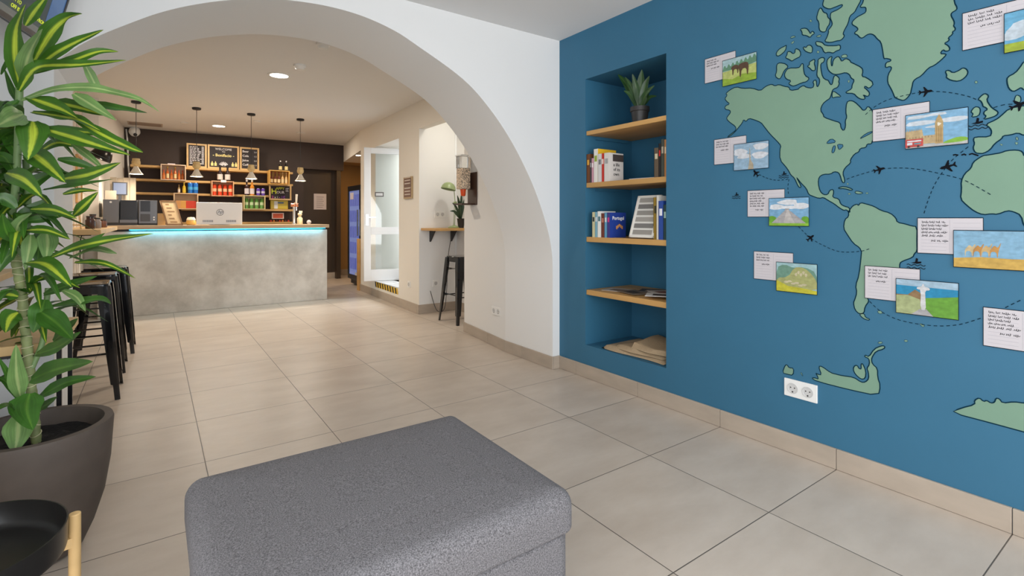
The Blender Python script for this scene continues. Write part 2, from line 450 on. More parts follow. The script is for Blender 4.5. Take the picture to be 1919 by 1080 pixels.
PH = lambda u: min(ny1-.001, onX(u, 300, BX+.002).y)
def book(u0, u1, h, depth, z, cols, label, lean=0, x0=BX+.010, name='book', spine_txt=None, cover=None, group='books in the blue recess', cover_col=None):
    """spine faces the room (-X); u0..u1 = spine edges"""
    ya, yb = PH(u0), PH(u1); y1, y0 = max(ya, yb), min(ya, yb)
    y0 += .0006; y1 -= .0006
    t = thing(name, (x0, (y0+y1)/2, z), label, 'book', group)
    th = (y1-y0); yc = (y0+y1)/2
    mc = flat(*cols)
    MB().box(x0+.004, x0+depth-.003, y0+.0025, y1-.0025, z+.003, z+h-.003).build('pages', m_paper, t)
    c = MB().box(x0, x0+.003, y0, y1, z, z+h).box(x0, x0+depth, y1-.002, y1, z, z+h)
    c.build('spine', mc, t)
    MB().box(x0+.0005, x0+depth, y0-.0003, y0+.002, z, z+h).build('cover', flat(*(cover_col or cols)), t)
    if spine_txt:
        MB().box(x0-.0006, x0, y0+th*.2, y1-th*.2, z+h*.62, z+h*.80).build('spine_title', flat(*spine_txt), t)
    return t
z = SZ2
book(1097, 1104, .215, .15, z, (112, 66, 34), 'thick brown and amber book at the far end of the second shelf', spine_txt=(214, 160, 60))
book(1104, 1107, .185, .15, z, (70, 66, 70), 'thin dark grey book beside the thick brown one', spine_txt=(180, 180, 180))
book(1107, 1111, .18, .14, z, (205, 150, 165), 'thin pink book on the second shelf', spine_txt=(240, 230, 230))
book(1111, 1119, .245, .19, z, (228, 224, 216), 'tall white book with a yellow cover on the second shelf', cover_col=(236, 190, 40), spine_txt=(150, 170, 60))
book(1119, 1126, .205, .16, z, (214, 210, 208), 'light grey paperback beside the red one', spine_txt=(120, 120, 125))
book(1126, 1130.5, .205, .16, z, (198, 52, 40), 'slim red book on the second shelf', spine_txt=(240, 220, 210))
t = book(1130.5, 1139.5, .205, .15, z, (220, 214, 208), 'white book with a black photograph on its cover, last of the left row', spine_txt=(160, 160, 160))
yb = PH(1139.5)
MB().box(BX+.05, BX+.16, yb-.0012, yb-.0004, z+.145, z+.195).build('cover_photo', flat(70, 62, 60), t)
text('a life\nof its\nown', .034, m_ink, (BX+.055, yb-.0012, z+.11), (1, 0, 0), (0, 0, 1), t, 'title')
for a, b_, h, c, sc, lb in ((1224, 1232.5, .19, (92, 78, 62), (200, 190, 160), 'grey-brown book leaning in the right row of the second shelf'),
                    (1232.5, 1237, .215, (30, 26, 26), (200, 40, 35), 'black book with a red band in the right row of the second shelf'),
                    (1237, 1243, .24, (62, 68, 60), (170, 160, 140), 'dark olive book, tallest on the right of the second shelf'),
                    (1243, 1247.5, .235, (168, 112, 62), (220, 190, 150), 'tan book against the near side of the blue recess')):
    book(a, b_, h, .16, z, c, lb, spine_txt=sc)
# loose papers
for i, (u0, u1, rot, c, lb) in enumerate(((1172, 1224, .1, (226, 224, 224), 'white brochure lying between the two rows of books'), (1168, 1212, -.15, (198, 202, 208), 'pale grey leaflet lying under the white brochure'))):
    yc = (PH(u0)+PH(u1))/2
    M = Matrix.Translation((BX+.14, yc, SZ2+.004-.0035*i)) @ Matrix.Rotation(rot, 4, 'Z')
    o = MB().box(-.1, .1, -.12, .12, -.0015, .0015, M).build('brochure', flat(*c)); tag(o, lb, 'brochure', 'papers on the second shelf')

z = SZ3
book(1108, 1113.5, .185, .14, z, (206, 200, 160), 'small cream book at the far end of the third shelf', spine_txt=(40, 50, 60))
book(1113.5, 1118, .185, .14, z, (126, 176, 196), 'pale blue book beside the cream one', spine_txt=(230, 230, 230))
book(1118, 1125, .19, .15, z, (232, 232, 228), 'white paperback near the far end of the third shelf', spine_txt=(80, 120, 130))
book(1125, 1131, .175, .15, z, (110, 52, 40), 'reddish brown book on the third shelf', spine_txt=(190, 120, 100))
book(1131, 1136, .18, .15, z, (96, 156, 190), 'sky blue book beside the reddish brown one', spine_txt=(220, 220, 220))
t = book(1136, 1141.5, .18, .165, z, (56, 54, 128), 'blue travel guide titled Portugal on the third shelf', spine_txt=(196, 60, 130), cover_col=(30, 62, 150))
yb = PH(1141.5)-.0012
text('Portugal', .036, flat(245, 245, 245), (BX+.034, yb, z+.128), (1, 0, 0), (0, 0, 1), t, 'title', bold=.0006)
b_ = MB()
for k in range(5): b_.box(BX+.072+k*.014, BX+.0855+k*.014, yb-.0004, yb, z+.078-abs(k-2)*.009, z+.098-abs(k-2)*.007)
b_.build('cover_emblem', flat(214, 150, 90), t)
# leaning frame with a list of photos
pb = V((BX+.025, PH(1175), SZ3+.008)); pe = V((BX+.06, PH(1217), SZ3+.002))
ft = thing('picture_frame', pb, 'white framed card with grey photo strips leaning on the third shelf', 'picture frame')
hh, ww = .300, abs(PH(1175)-PH(1220))
uvec = V((.09, 0, .27)).normalized(); rv = V((0, -1, 0)); nv = rv.cross(uvec)
def fbox(mb, a0, a1, b0, b1, c0, c1):
    mb.add([pb+rv*a+uvec*b+nv*c for c in (c0, c1) for b in (b0, b1) for a in (a0, a1)],
           [(0, 2, 3, 1), (4, 5, 7, 6), (0, 1, 5, 4), (2, 6, 7, 3), (0, 4, 6, 2), (1, 3, 7, 5)])
m_ = MB(); fbox(m_, 0, ww, 0, hh, -.008, 0); m_.build('backing', flat(222, 220, 214), ft)
m_ = MB()
fbox(m_, 0, .012, 0, hh, 0, .006); fbox(m_, ww-.012, ww, 0, hh, 0, .006); fbox(m_, 0, ww, 0, .012, 0, .006); fbox(m_, 0, ww, hh-.012, hh, 0, .006)
m_.build('frame', flat(226, 222, 214), ft)
for k in range(6):
    m_ = MB(); fbox(m_, .022, ww-.022, .022+k*.046, .054+k*.046, 0, .002); m_.build('photo_strip', flat(*[(150, 146, 140), (120, 118, 116), (160, 156, 150)][k % 3]), ft)
book(1219, 1227, .275, .12, z, (150, 122, 44), 'mustard patterned book beside the framed card', spine_txt=(60, 60, 40), x0=BX+.03)
book(1227.5, 1232, .285, .17, z, (214, 210, 200), 'tall off-white book on the third shelf', x0=BX+.015)
book(1232, 1241, .25, .13, z, (34, 70, 150), 'thick dark blue book on the third shelf', spine_txt=(230, 230, 235), x0=BX+.012)
book(1241, 1247.5, .225, .14, z, (26, 58, 60), 'dark green book at the near end of the third shelf', spine_txt=(150, 180, 170), x0=BX+.012)
# magazines on shelf 4
for i, (x, y, r, c, c2, lb) in enumerate(((BX+.17, 2.62, .3, (190, 178, 166), (120, 100, 84), 'beige magazine at the far end of the lowest shelf'),
                                 (BX+.15, 2.46, -.25, (120, 104, 86), (60, 50, 42), 'brown magazine in the middle of the lowest shelf'),
                                 (BX+.30, 2.40, .5, (70, 62, 60), (150, 130, 110), 'dark magazine towards the back of the lowest shelf'),
                                 (BX+.26, 2.28, -.4, (198, 190, 182), (130, 90, 80), 'pale grey magazine near the back of the lowest shelf'),
                                 (BX+.13, 2.20, .6, (214, 208, 202), (70, 60, 58), 'white leaflet with a dark photograph near the shelf edge'))):
    t = thing('magazine', (x, y, SZ4+.002+.0045*i), lb, 'magazine', 'magazines on the lowest shelf')
    M = Matrix.Translation(t.location) @ Matrix.Rotation(r, 4, 'Z')
    MB().box(-.08, .08, -.105, .105, 0, .003, M).build('cover', flat(*c), t)
    MB().box(-.05, .03, -.06, .06, .003, .0034, M).build('cover_photo', flat(*c2), t)
# folded canvas on the recess floor
def cloth():
    t = MB(); NX, NY = 14, 16
    x0, x1, y0, y1 = BX+.03, BX+.42, 2.11, 2.66
    z0 = nz0+.004
    for L, (zt, inset) in enumerate(((.028, 0.0), (.052, .012), (.078, .02))):
        vs = []; 
        for j in range(NY+1):
            for i in range(NX+1):
                a, b2 = i/NX, j/NY
                x = x0+inset+(x1-x0-2*inset)*a+.012*math.sin(b2*6+L); y = y0+inset+(y1-y0-.10*L-2*inset)*b2+.02*math.sin(a*4+L*2)
                e = min(a, 1-a, b2, 1-b2); r = min(1, e*7); r = math.sqrt(1-(1-r)**2)
                base = z0+(.0 if L == 0 else (.022, .022, .048)[L])
                zz = base+(z0+zt-base)*r+.006*math.sin(a*5+b2*3+L)*r+(.035*max(0, (b2-.45))*r if L == 2 else 0)
                vs.append((x, y, zz))
        fs = [(j*(NX+1)+i, j*(NX+1)+i+1, (j+1)*(NX+1)+i+1, (j+1)*(NX+1)+i) for j in range(NY) for i in range(NX)]
        n0 = len(vs); vs2 = vs+[(x, y, z0+(.0, .02, .045)[L]) for x, y, _ in vs]
        fs2 = fs+[tuple(n0+k for k in reversed(f)) for f in fs]
        t.add(vs2, fs2)
    return t
o = cloth().build('folded_blanket', mat('beige_canvas', srgb(176, 154, 124), 0.95, noise=(150, .12, (1, 1, 1)), bump=(400, .3)), smooth=True)
tag(o, 'folded beige canvas blanket on the floor of the blue recess', 'blanket')

# plant on top shelf
pc = onX(1199, 225, BX+.10); pc = V((BX+.12, onX(1199, 225, BX+.12).y, SZ1+.001))
t = thing('potted_plant', pc, 'small potted plant with broad pointed leaves on the top recess shelf', 'potted plant')
MB().lathe([(.028, 0), (.048, 0), (.060, .085), (.066, .088), (.067, .118), (.060, .118), (.057, .10), (0.0001, .098)], pc, 28).build('pot', mat('black_clay', (.03, .028, .027), .5), t, smooth=True)
def leafgeo(mb, path, wid, nrm_hint, fold=.25, cross=4, wfun=None, uvs=None):
    pts = catmull(path, 5); m = len(pts); base = len(mb.v)
    for i, p in enumerate(pts):
        s = i/(m-1)
        tg = (pts[min(i+1, m-1)]-pts[max(i-1, 0)]).normalized()
        side = tg.cross(nrm_hint)
        if side.length < .05: side = tg.cross(V((.3, .2, 1)))
        side.normalize(); nr = side.cross(tg).normalized()
        wf = wfun(s) if wfun else (min(1, (s*2.2+.28))*(1-max(0, (s-.38)/.62)**1.45)+.02)
        wob = 1+.10*math.sin(s*14+len(mb.v))
        for c in range(cross+1):
            k = c/cross*2-1
            q = p+side*(k*wid*.5*wf*wob)+nr*(abs(k)*wid*fold*wf*.5+.06*wid*math.sin(s*17+k*3)*abs(k)*wf)
            mb.v.append(q); uvs.append((c/cross, s))
    fs = []
    for i in range(m-1):
        for c in range(cross):
            a = base+i*(cross+1)+c
            mb.f.append((a, a+1, a+cross+2, a+cross+1))
def leaf_mat(name, edge, mid, wide=.16):
    m = bpy.data.materials.new(name); m.use_nodes = True; nt = m.node_tree; L = nt.links
    b = nt.nodes['Principled BSDF']; b.inputs['Roughness'].default_value = .38
    uv = nt.nodes.new('ShaderNodeUVMap'); sp = nt.nodes.new('ShaderNodeSeparateXYZ'); L.new(uv.outputs[0], sp.inputs[0])
    s1 = nt.nodes.new('ShaderNodeMath'); s1.operation = 'SUBTRACT'; L.new(sp.outputs[0], s1.inputs[0]); s1.inputs[1].default_value = .5
    ab = nt.nodes.new('ShaderNodeMath'); ab.operation = 'ABSOLUTE'; L.new(s1.outputs[0], ab.inputs[0])
    tc = nt.nodes.new('ShaderNodeTexCoord'); mp = nt.nodes.new('ShaderNodeMapping'); L.new(uv.outputs[0], mp.inputs[0]); mp.inputs['Scale'].default_value = (40, 1.2, 1)
    n = nt.nodes.new('ShaderNodeTexNoise'); n.inputs['Scale'].default_value = 1.0; L.new(mp.outputs[0], n.inputs[0])
    ns = nt.nodes.new('ShaderNodeMath'); ns.operation = 'MULTIPLY_ADD'; L.new(n.outputs[0], ns.inputs[0]); ns.inputs[1].default_value = .10; L.new(ab.outputs[0], ns.inputs[2])
    mr = nt.nodes.new('ShaderNodeMapRange'); L.new(ns.outputs[0], mr.inputs[0]); mr.inputs[1].default_value = wide-.03; mr.inputs[2].default_value = wide+.06
    n2 = nt.nodes.new('ShaderNodeTexNoise'); n2.inputs['Scale'].default_value = 9; L.new(tc.outputs['Object'], n2.inputs[0])
    mx = nt.nodes.new('ShaderNodeMix'); mx.data_type = 'RGBA'; L.new(mr.outputs[0], mx.inputs[0])
    mx.inputs[6].default_value = (*mid, 1); mx.inputs[7].default_value = (*edge, 1)
    ad2 = nt.nodes.new('ShaderNodeMath'); ad2.operation = 'ADD'; L.new(n2.outputs[0], ad2.inputs[0]); L.new(n.outputs[0], ad2.inputs[1])
    sc = nt.nodes.new('ShaderNodeMapRange'); L.new(ad2.outputs[0], sc.inputs[0]); sc.inputs[1].default_value = .6; sc.inputs[2].default_value = 1.4; sc.inputs[3].default_value = .45; sc.inputs[4].default_value = 1.6
    vm = nt.nodes.new('ShaderNodeVectorMath'); vm.operation = 'SCALE'; L.new(mx.outputs[2], vm.inputs[0]); L.new(sc.outputs[0], vm.inputs['Scale'])
    L.new(vm.outputs[0], b.inputs['Base Color'])
    return m
def build_leaves(mb, uvs, name, m, parent):
    me_uv = []
    for f in mb.f: me_uv += [uvs[i] for i in f]
    mb.uv = me_uv; mb.keep = True
    return mb.build(name, m, parent, smooth=True)
m_leafA = leaf_mat('variegated_leaf', (.045, .135, .012), (.42, .52, .045), .15)
m_leafB = leaf_mat('pale_leaf', (.15, .27, .08), (.36, .46, .18), .10)
m_leafC = leaf_mat('green_leaf', (.040, .130, .014), (.11, .25, .03), .07)
mb = MB(); uvs = []
top = pc+V((0, 0, .10))
for i, (du, dv, w_) in enumerate(((-42, -72, .05), (-28, -66, .045), (-14, -72, .05), (4, -80, .06), (18, -68, .05), (28, -50, .045), (32, -30, .04), (-30, -40, .04), (20, -40, .05), (0, -55, .05))):
    off = random.uniform(-.05, .06)
    tip = onX(1199+du, 198+dv+12, pc.x+off); midp = (top+tip)/2+V((0, 0, .03))
    leafgeo(mb, [top+V((random.uniform(-.01, .01), random.uniform(-.01, .01), -.01)), midp, tip], w_, V((-1, -.6, .3)), uvs=uvs)
build_leaves(mb, uvs, 'foliage', leaf_mat('agave_leaf', (.022, .065, .016), (.06, .13, .025), .10), t)

# ================================================================= mural on the blue wall
m_land = mat('green_mural_paint', srgb(118, 151, 130), 0.7, noise=(3, .05, (1, 1, 1)))
m_coast = mat('coastline_paint', srgb(10, 46, 62), 0.9, spec=.1)
CROPS = {'A': (1440, 0, 6), 'B': (1660, 0, 5.4), 'C': (1600, 160, 4.5), 'D': (1360, 320, 3.6), 'E': (1590, 390, 3.7234), 'G': (1400, 580, 3.6975), 'H': (1300, 60, 3), 'P': (0, 0, 1)}
def parse(s):
    cur = None; out = []
    for tok in s.split():
        if tok[0] in CROPS: cur = CROPS[tok[0]]; tok = tok[1:]
        x, y = tok.split(',')
        out.append((cur[0]+float(x)/cur[2], cur[1]+float(y)/cur[2]))
    return out
def wp(u, v, off=0.0):
    p = onX(u, v, BX); return V((BX-off, p.y, p.z))
def chaikin(P, closed=True):
    out = []; n = len(P)
    for i in range(n if closed else n-1):
        a, b = P[i], P[(i+1) % n]
        out += [(.75*a[0]+.25*b[0], .75*a[1]+.25*b[1]), (.25*a[0]+.75*b[0], .25*a[1]+.75*b[1])]
    return out
def fillpoly(mb, pts, off):
    """pts: list of (y,z) on the wall"""
    tri = tessellate_polygon([[V((a, b, 0)) for a, b in pts]])
    mb.add([(BX-off, a, b) for a, b in pts], tri)
def stroke(mb, pts, wid, off, closed=False):
    n = len(pts); vs = []
    for i, p in enumerate(pts):
        a = pts[(i-1) % n] if (closed or i > 0) else p; b = pts[(i+1) % n] if (closed or i < n-1) else p
        d = V((b[0]-a[0], b[1]-a[1])); d = d.normalized() if d.length > 1e-9 else V((1, 0)); q = V((-d.y, d.x))*wid/2
        vs += [(BX-off, p[0]+q.x, p[1]+q.y), (BX-off, p[0]-q.x, p[1]-q.y)]
    fs = [(2*i, 2*i+1, 2*((i+1) % n)+1, 2*((i+1) % n)) for i in range(n if closed else n-1)]
    mb.add(vs, fs)
def yz(P): return [(wp(u, v).y, wp(u, v).z) for u, v in P]
mural = thing('world_map_mural', (BX, 1.2, .5), 'large painted world map in pale green on the blue wall', 'mural')
LAND = {
 'north_america': "H175,375 190,355 180,347 205,325 240,308 275,318 330,315 375,332 400,310 A0,958 40,948 75,968 120,950 180,972 235,980 245,1020 340,1005 345,990 395,960 430,985 500,992 515,950 500,925 520,900 540,905 545,970 558,978 578,930 575,885 545,860 550,780 560,700 558,670 600,645 635,655 625,700 590,715 590,770 610,870 650,900 672,900 700,955 720,950 735,860 760,845 790,870 800,890 790,920 800,940 780,985 735,1000 720,1020 705,1075 H765,375 748,385 725,405 712,440 730,465 732,480 790,500 825,510 828,540 845,558 855,530 852,500 862,480 855,450 860,395 880,385 905,392 940,425 950,440 965,440 980,415 1005,440 1012,470 1014,600 1005,612 1000,630 975,630 970,650 935,655 930,675 905,685 880,720 885,735 850,765 838,795 850,830 848,850 835,845 825,810 815,790 790,785 770,800 730,800 705,815 700,850 710,895 730,915 755,915 765,890 785,885 788,905 780,930 D765,190 775,225 800,240 838,250 838,290 815,262 800,270 765,250 735,225 690,200 660,180 630,188 580,170 560,160 545,120 505,80 490,60 475,40 510,105 505,116 490,108 465,50 440,30 H534,780 520,760 485,720 485,660 492,640 470,615 430,575 395,530 380,510 345,495 310,485 295,505 280,492 275,510 250,540 235,560 200,590 188,592 215,570 240,550 235,530 205,510 185,490 190,475 208,455 205,440 175,435 178,415 205,405 185,390",
 'greenland': "A1080,-80 1070,0 1060,40 1030,75 1045,85 1090,80 1100,100 1095,140 1060,160 1000,190 955,230 940,255 945,280 985,300 1010,325 1000,345 970,365 975,385 1000,390 1030,425 1060,430 1110,390 1150,380 1190,395 1225,440 1265,470 1285,560 1295,640 1305,665 1320,655 1380,670 1375,690 1330,700 1315,730 1320,765 1370,745 1390,770 1345,840 1340,930 1375,990 1400,1040 C341,90 350,105 385,120 420,130 450,110 480,70 485,40 495,0 B275,830 300,800 360,770 435,685 490,665 560,610 615,555 600,545 550,545 580,500 600,520 640,515 650,490 630,460 590,440 630,420 645,400 630,385 680,345 675,320 700,310 705,285 685,265 695,240 690,210 660,160 665,130 720,100 720,70 695,30 690,-70",
 'ellesmere_island': "A625,-80 625,0 610,45 620,80 685,105 740,85 825,50 835,60 825,80 770,115 720,135 700,150 695,200 720,260 715,290 670,345 680,355 660,420 630,470 700,480 770,460 815,455 850,420 855,395 840,385 850,350 900,260 915,180 970,140 1000,80 1045,0 1045,-80",
 'arctic_island': ["A580,90 560,130 540,210 570,250 570,330 595,360 645,360 660,310 690,270 695,215 670,200 660,150 620,140 600,95",
  "A475,215 495,240 475,250 460,235", "A355,325 425,315 455,345 475,385 490,345 525,375 490,395 470,425 430,400 380,395 380,360",
  "A250,420 270,405 300,405 305,420 250,432", "A530,410 585,390 598,405 570,420", "A255,480 295,455 285,485 262,497",
  "A195,515 205,505 195,570 125,630 90,630 90,590 130,545",
  "A530,465 580,470 610,480 640,515 760,515 800,505 812,520 808,560 760,575 730,600 680,585 630,600 600,525 540,515",
  "A390,525 430,535 435,515 470,505 495,530 498,560 488,600 430,585 400,560",
  "A215,580 250,580 275,605 300,595 300,560 315,545 360,570 365,635 300,665 265,690 235,670 190,650 210,620",
  "A550,570 575,575 570,600 545,595", "A100,720 130,705 200,720 225,755 180,790 150,860 125,895 75,860 95,800 92,750",
  "A225,765 340,765 360,745 375,715 395,720 395,780 410,850 465,880 430,920 380,930 290,970 260,965 225,940 260,910 200,890 180,850 190,810",
  "A490,680 520,665 525,690 515,710 530,760 525,795 490,795 470,770 435,745 465,730 460,700",
  "A720,630 680,650 655,690 665,770 690,810 740,840 800,835 870,815 915,840 930,880 970,900 940,960 940,1000 870,1035 880,1050 960,1050 1000,1095 1045,1118 1090,1116 1080,1080 1060,1065 1120,1090 1144,1050 1100,1000 1080,990 1085,965 1135,1000 1190,935 1100,870 1050,860 1065,800 1050,760 960,715 925,700 920,680 870,655 825,695 810,660 785,630 730,670 720,745 710,740 705,680",
  "A820,625 870,608 895,635 870,650 825,650", "A890,905 920,900 905,940", "H785,330 820,355 830,365 800,365 780,372 778,350"],
 'iceland': "B600,720 640,710 680,740 740,715 780,685 820,700 835,740 800,790 740,825 660,815 610,785 620,765",
 'atlantic_island': ["B915,815 935,832 915,850 897,832", "E200,720 225,715 243,735 215,740", "E495,805 515,808 535,825 515,832", "E385,925 405,918 418,930 400,937", "E203,940 225,930 243,940 220,950",
  "C1375,430 1390,450 1380,470 1365,450", "C1355,480 1390,480 1375,508", "C1230,490 1262,500 1245,512",
  "D760,115 800,105 860,125 850,135 800,120 765,122", "D870,150 880,135 935,150 900,160", "D816,89 824,81 832,89 824,97", "D822,157 835,150 847,157 835,163", "D942,152 955,145 966,152 955,159", "E75,740 110,735 120,765 152,775 140,785 100,770"],
 'scandinavia': "B1399,620 1360,680 1310,740 1230,780 1225,830 1245,900 1290,930 1340,905 1370,885 1399,915 1640,915 1640,500",
 'british_isles': ["C1375,80 1410,95 1410,140 1370,160 1350,145 1360,100", "C1090,75 1115,70 1140,90 1120,125 1155,180 1180,200 1220,225 1210,250 1170,270 1090,290 1120,260 1095,245 1100,220 1130,205 1110,185 1090,180 1085,155 1070,130 1045,120", "C1020,180 1060,185 1070,215 1055,260 990,270 1010,240 985,225"],
 'europe': "C1436,170 1310,195 1240,260 1200,290 1110,330 1150,360 1165,395 1150,435 1020,435 1008,460 1020,490 1005,530 1025,570 1060,575 1095,575 1150,545 1190,490 1250,450 1260,425 1320,420 1385,400 1436,425 1640,425 1640,150",
 'africa': "C1100,590 1060,610 1005,650 990,700 935,745 905,810 910,880 900,960 950,1010 1020,1065 E940,48 1000,40 1040,45 1110,18 1150,25 1205,50 1225,130 1300,200 1400,200 C1700,600 1436,600 1425,560 1380,545 1290,550 1240,570 1180,580 1120,590",
 'south_america': "D838,262 860,235 890,225 895,238 910,215 950,225 1000,240 1050,270 1110,285 1150,320 E340,100 400,112 440,125 480,130 478,240 480,300 460,320 450,345 380,370 358,385 358,430 200,560 130,625 145,650 115,690 110,735 75,740 45,710 35,660 45,640 60,590 50,540 75,470 92,310 D915,545 905,520 860,490 820,430 795,390 803,330 830,310 830,275",
 'antarctica': ["G445,475 475,475 495,485 490,465 475,440 490,450 518,455 495,395 520,395 580,440 620,450 660,460 740,470 790,505 820,505 845,480 840,430 830,410 850,380 845,340 815,330 820,315 845,330 880,275 930,252 957,255 950,275 895,290 870,325 862,350 870,380 905,410 905,470 925,530 910,600 700,555 480,498",
  "G735,415 745,390 765,388 775,410 792,415 790,378 802,375 825,430 820,480 790,485 750,450", "G245,440 265,385 280,385 290,405 325,408 320,458 280,450", "G370,440 378,435 390,470",
  "G1415,715 1480,685 1580,660 1575,630 1610,612 1640,640 1660,630 1690,650 1715,645 1725,615 1750,620 1770,650 1850,640 1919,650 2100,660 2100,900 1919,850 1700,790"],
}
for nm, data in LAND.items():
    lst = [data] if isinstance(data, str) else data
    base = {'arctic_island': 'island', 'atlantic_island': 'island', 'british_isles': 'island'}.get(nm, 'landmass')
    for s in lst:
        P = parse(s)
        P = chaikin(P)
        Q = yz(P)
        mb = MB(); fillpoly(mb, Q, .0006); L_ = mb.build(base, m_land, mural)
        mb = MB(); ext = max(max(a for a, b in Q)-min(a for a, b in Q), max(b for a, b in Q)-min(b for a, b in Q)); stroke(mb, Q, min(.0046, ext*.10), .0010, True); mb.build('coastline', m_coast, L_)
# lakes and inlets painted blue again over the land
for s in ("H745,625 775,597 805,620 760,628", "H775,680 785,640 800,640 790,680", "H808,630 848,635 820,665 812,650", "H930,603 970,570 1005,558 1005,566 960,590"):
    Q = yz(chaikin(parse(s))); mb = MB(); fillpoly(mb, Q, .0012); L_ = mb.build('lake', m_blue, mural)
    mb = MB(); stroke(mb, Q, .003, .0014, True); mb.build('shoreline', m_coast, L_)
# dashed flight routes
m_dash = mat('route_paint', srgb(14, 40, 56), 0.9, spec=.1)
ROUTES = ["P1622,215 1640,200 1665,187 1700,178 1735,172 1775,173 1812,180 1833,188", "P1587,336 1610,328 1648,318 1690,315 1730,319 1780,330 1812,340 1862,368",
          "P1732,400 1738,380 1750,350 1765,325 1785,300 1815,275", "P1862,202 1885,196 1909,196", "P1497,425 1519,446 1545,461 1575,472 1613,471 1636,464",
          "P1417,324 1435,333 1455,338 1478,336", "P1479,336 1477,352 1479,370", "P1630,565 1650,583 1680,598 1718,607 1760,611 1800,608 1843,595", "P1884,577 1900,569 1919,560",
          "P1440,500 1441,500"]
for ri, s in enumerate(ROUTES[:-1]):
    P = catmull([(a, b, 0) for a, b in parse(s)], 8); Q = [(wp(p.x, p.y).y, wp(p.x, p.y).z) for p in P]
    mb = MB(); acc = 0; dash = .012; gap = .009; on = True; cur = [Q[0]]; rem = dash
    for a, b in zip(Q, Q[1:]):
        a = V(a); b = V(b); L_ = (b-a).length; pos = 0
        while L_-pos > rem:
            pos += rem; p = a+(b-a)*(pos/L_)
            if on: cur.append(tuple(p)); stroke(mb, cur, .0030, .0016+.0001*ri)
            on = not on; cur = [tuple(p)]; rem = dash if on else gap
        rem -= (L_-pos)
        if on: cur.append(tuple(b))
    mb.build('flight_route', m_dash, mural)
plane = [(0, 1), (.20, .75), (.22, .30), (.85, -.15), (.88, -.35), (.16, -.15), (.12, -.6), (.38, -.85), (.38, -1), (0, -.85), (-.38, -1), (-.38, -.85), (-.12, -.6), (-.16, -.15), (-.88, -.35), (-.85, -.15), (-.22, .30), (-.20, .75)]
for u, v, a, sc in ((1417, 325, 35, .023), (1519, 446, -50, .022), (1648, 318, -75, .023), (1777, 312, 105, .028), (1735, 172, -90, .024), (1909, 197, -70, .026)):
    c = wp(u, v); a = math.radians(a); mb = MB()
    Q = [(c.y-(x*math.cos(a)-y*math.sin(a))*sc, c.z+(x*math.sin(a)+y*math.cos(a))*sc) for x, y in plane]
    fillpoly(mb, Q, .0022); mb.build('airplane_mark', m_ink, mural)
for u, v, sc in ((1469, 327, .028), (1380, 366, .028), (1717, 493, .036), (1831, 231, .036)):
    c = wp(u, v); mb = MB()
    fillpoly(mb, [(c.y-x*sc, c.z+y*sc) for x, y in ((-.5, 0), (-.1, .1), (0, .6), (.2, .5), (.15, .15), (.5, .2), (.5, 0), (.1, -.1))], .002)
    for k in (0, 1): stroke(mb, [(c.y-(x/6-1)*sc*.9, c.z+sc*(-.25-.35*k+.09*math.sin(x*1.6))) for x in range(13)], .0028, .002)
    mb.build('swimmer_mark', m_ink, mural)
for P in ("P1786,291 1790,290 1796,291", "P1802,291 1807,289 1811,291", "P1816,290 1822,288 1828,290 1834,292"):
    mb = MB(); stroke(mb, yz(parse(P)), .0055, .002); mb.build('ink_mark', m_ink, mural)
# ---- cards drawn on the wall
def pm(c):
    c = tuple(int(v*.88) for v in c)
    return mat('card_paint_%d_%d_%d' % c, srgb(*c), .75, noise=(38, .22, (1, 1, 1.6)))
class Card:
    def __init__(s, uL, vT, vB, uR, label, name, cat, grp, layer, mcol):
        a = wp(uL, vT); b = wp(uL, vB); s.y0 = a.y; s.z1 = a.z; s.z0 = b.z; s.y1 = wp(uR, 300).y; s.off = .0035 + layer*.004
        s.t = thing(name, (BX-s.off, (s.y0+s.y1)/2, s.z0), label, cat, grp)
        MB().box(BX-s.off, BX-.0024-layer*.0045, s.y1, s.y0, s.z0, s.z1).build('card', mcol, s.t)
        mb = MB(); stroke(mb, [s.pt(0, 0), s.pt(1, 0), s.pt(1, 1), s.pt(0, 1)], .003, s.off+.0012, True); mb.build('border', m_ink, s.t)
        s.n = 0
    def pt(s, x, y): return (s.y0+(s.y1-s.y0)*x, s.z0+(s.z1-s.z0)*y)
    def poly(s, P, col, name='painted_shape', lay=None):
        if name in ('camel', 'animal', 'statue', 'mountain', 'ridge', 'trees'): P = chaikin(P)
        s.n += 1; mb = MB(); fillpoly(mb, [s.pt(*p) for p in P], s.off+.0001*s.n+.0002)
        return mb.build(name, col if not isinstance(col, tuple) else pm(col), s.t)
    def blob(s, x, y, rx, ry, col, name='cloud', seed=0):
        rnd = random.Random(seed+int(x*100)); P = []
        for k in range(18):
            a = 2*math.pi*k/18; r = 1+.22*math.sin(a*3+seed)+.10*rnd.uniform(-1, 1)
            P.append((min(.995, max(.005, x+rx*r*math.cos(a))), min(.99, max(.01, y+ry*r*math.sin(a)))))
        return s.poly(P, col, name)
    def blobs(s, L, col, name):
        """several blobs in one part"""
        s.n += 1; mb = MB()
        for (x, y, rx, ry) in L:
            P = [(min(.995, max(.005, x+rx*(1+.2*math.sin(3*2*math.pi*k/14+x*9))*math.cos(2*math.pi*k/14))), min(.99, max(.01, y+ry*math.sin(2*math.pi*k/14)))) for k in range(14)]
            s.n += .6; fillpoly(mb, [s.pt(*p) for p in P], s.off+.0001*s.n+.0002)
        return mb.build(name, pm(col), s.t)
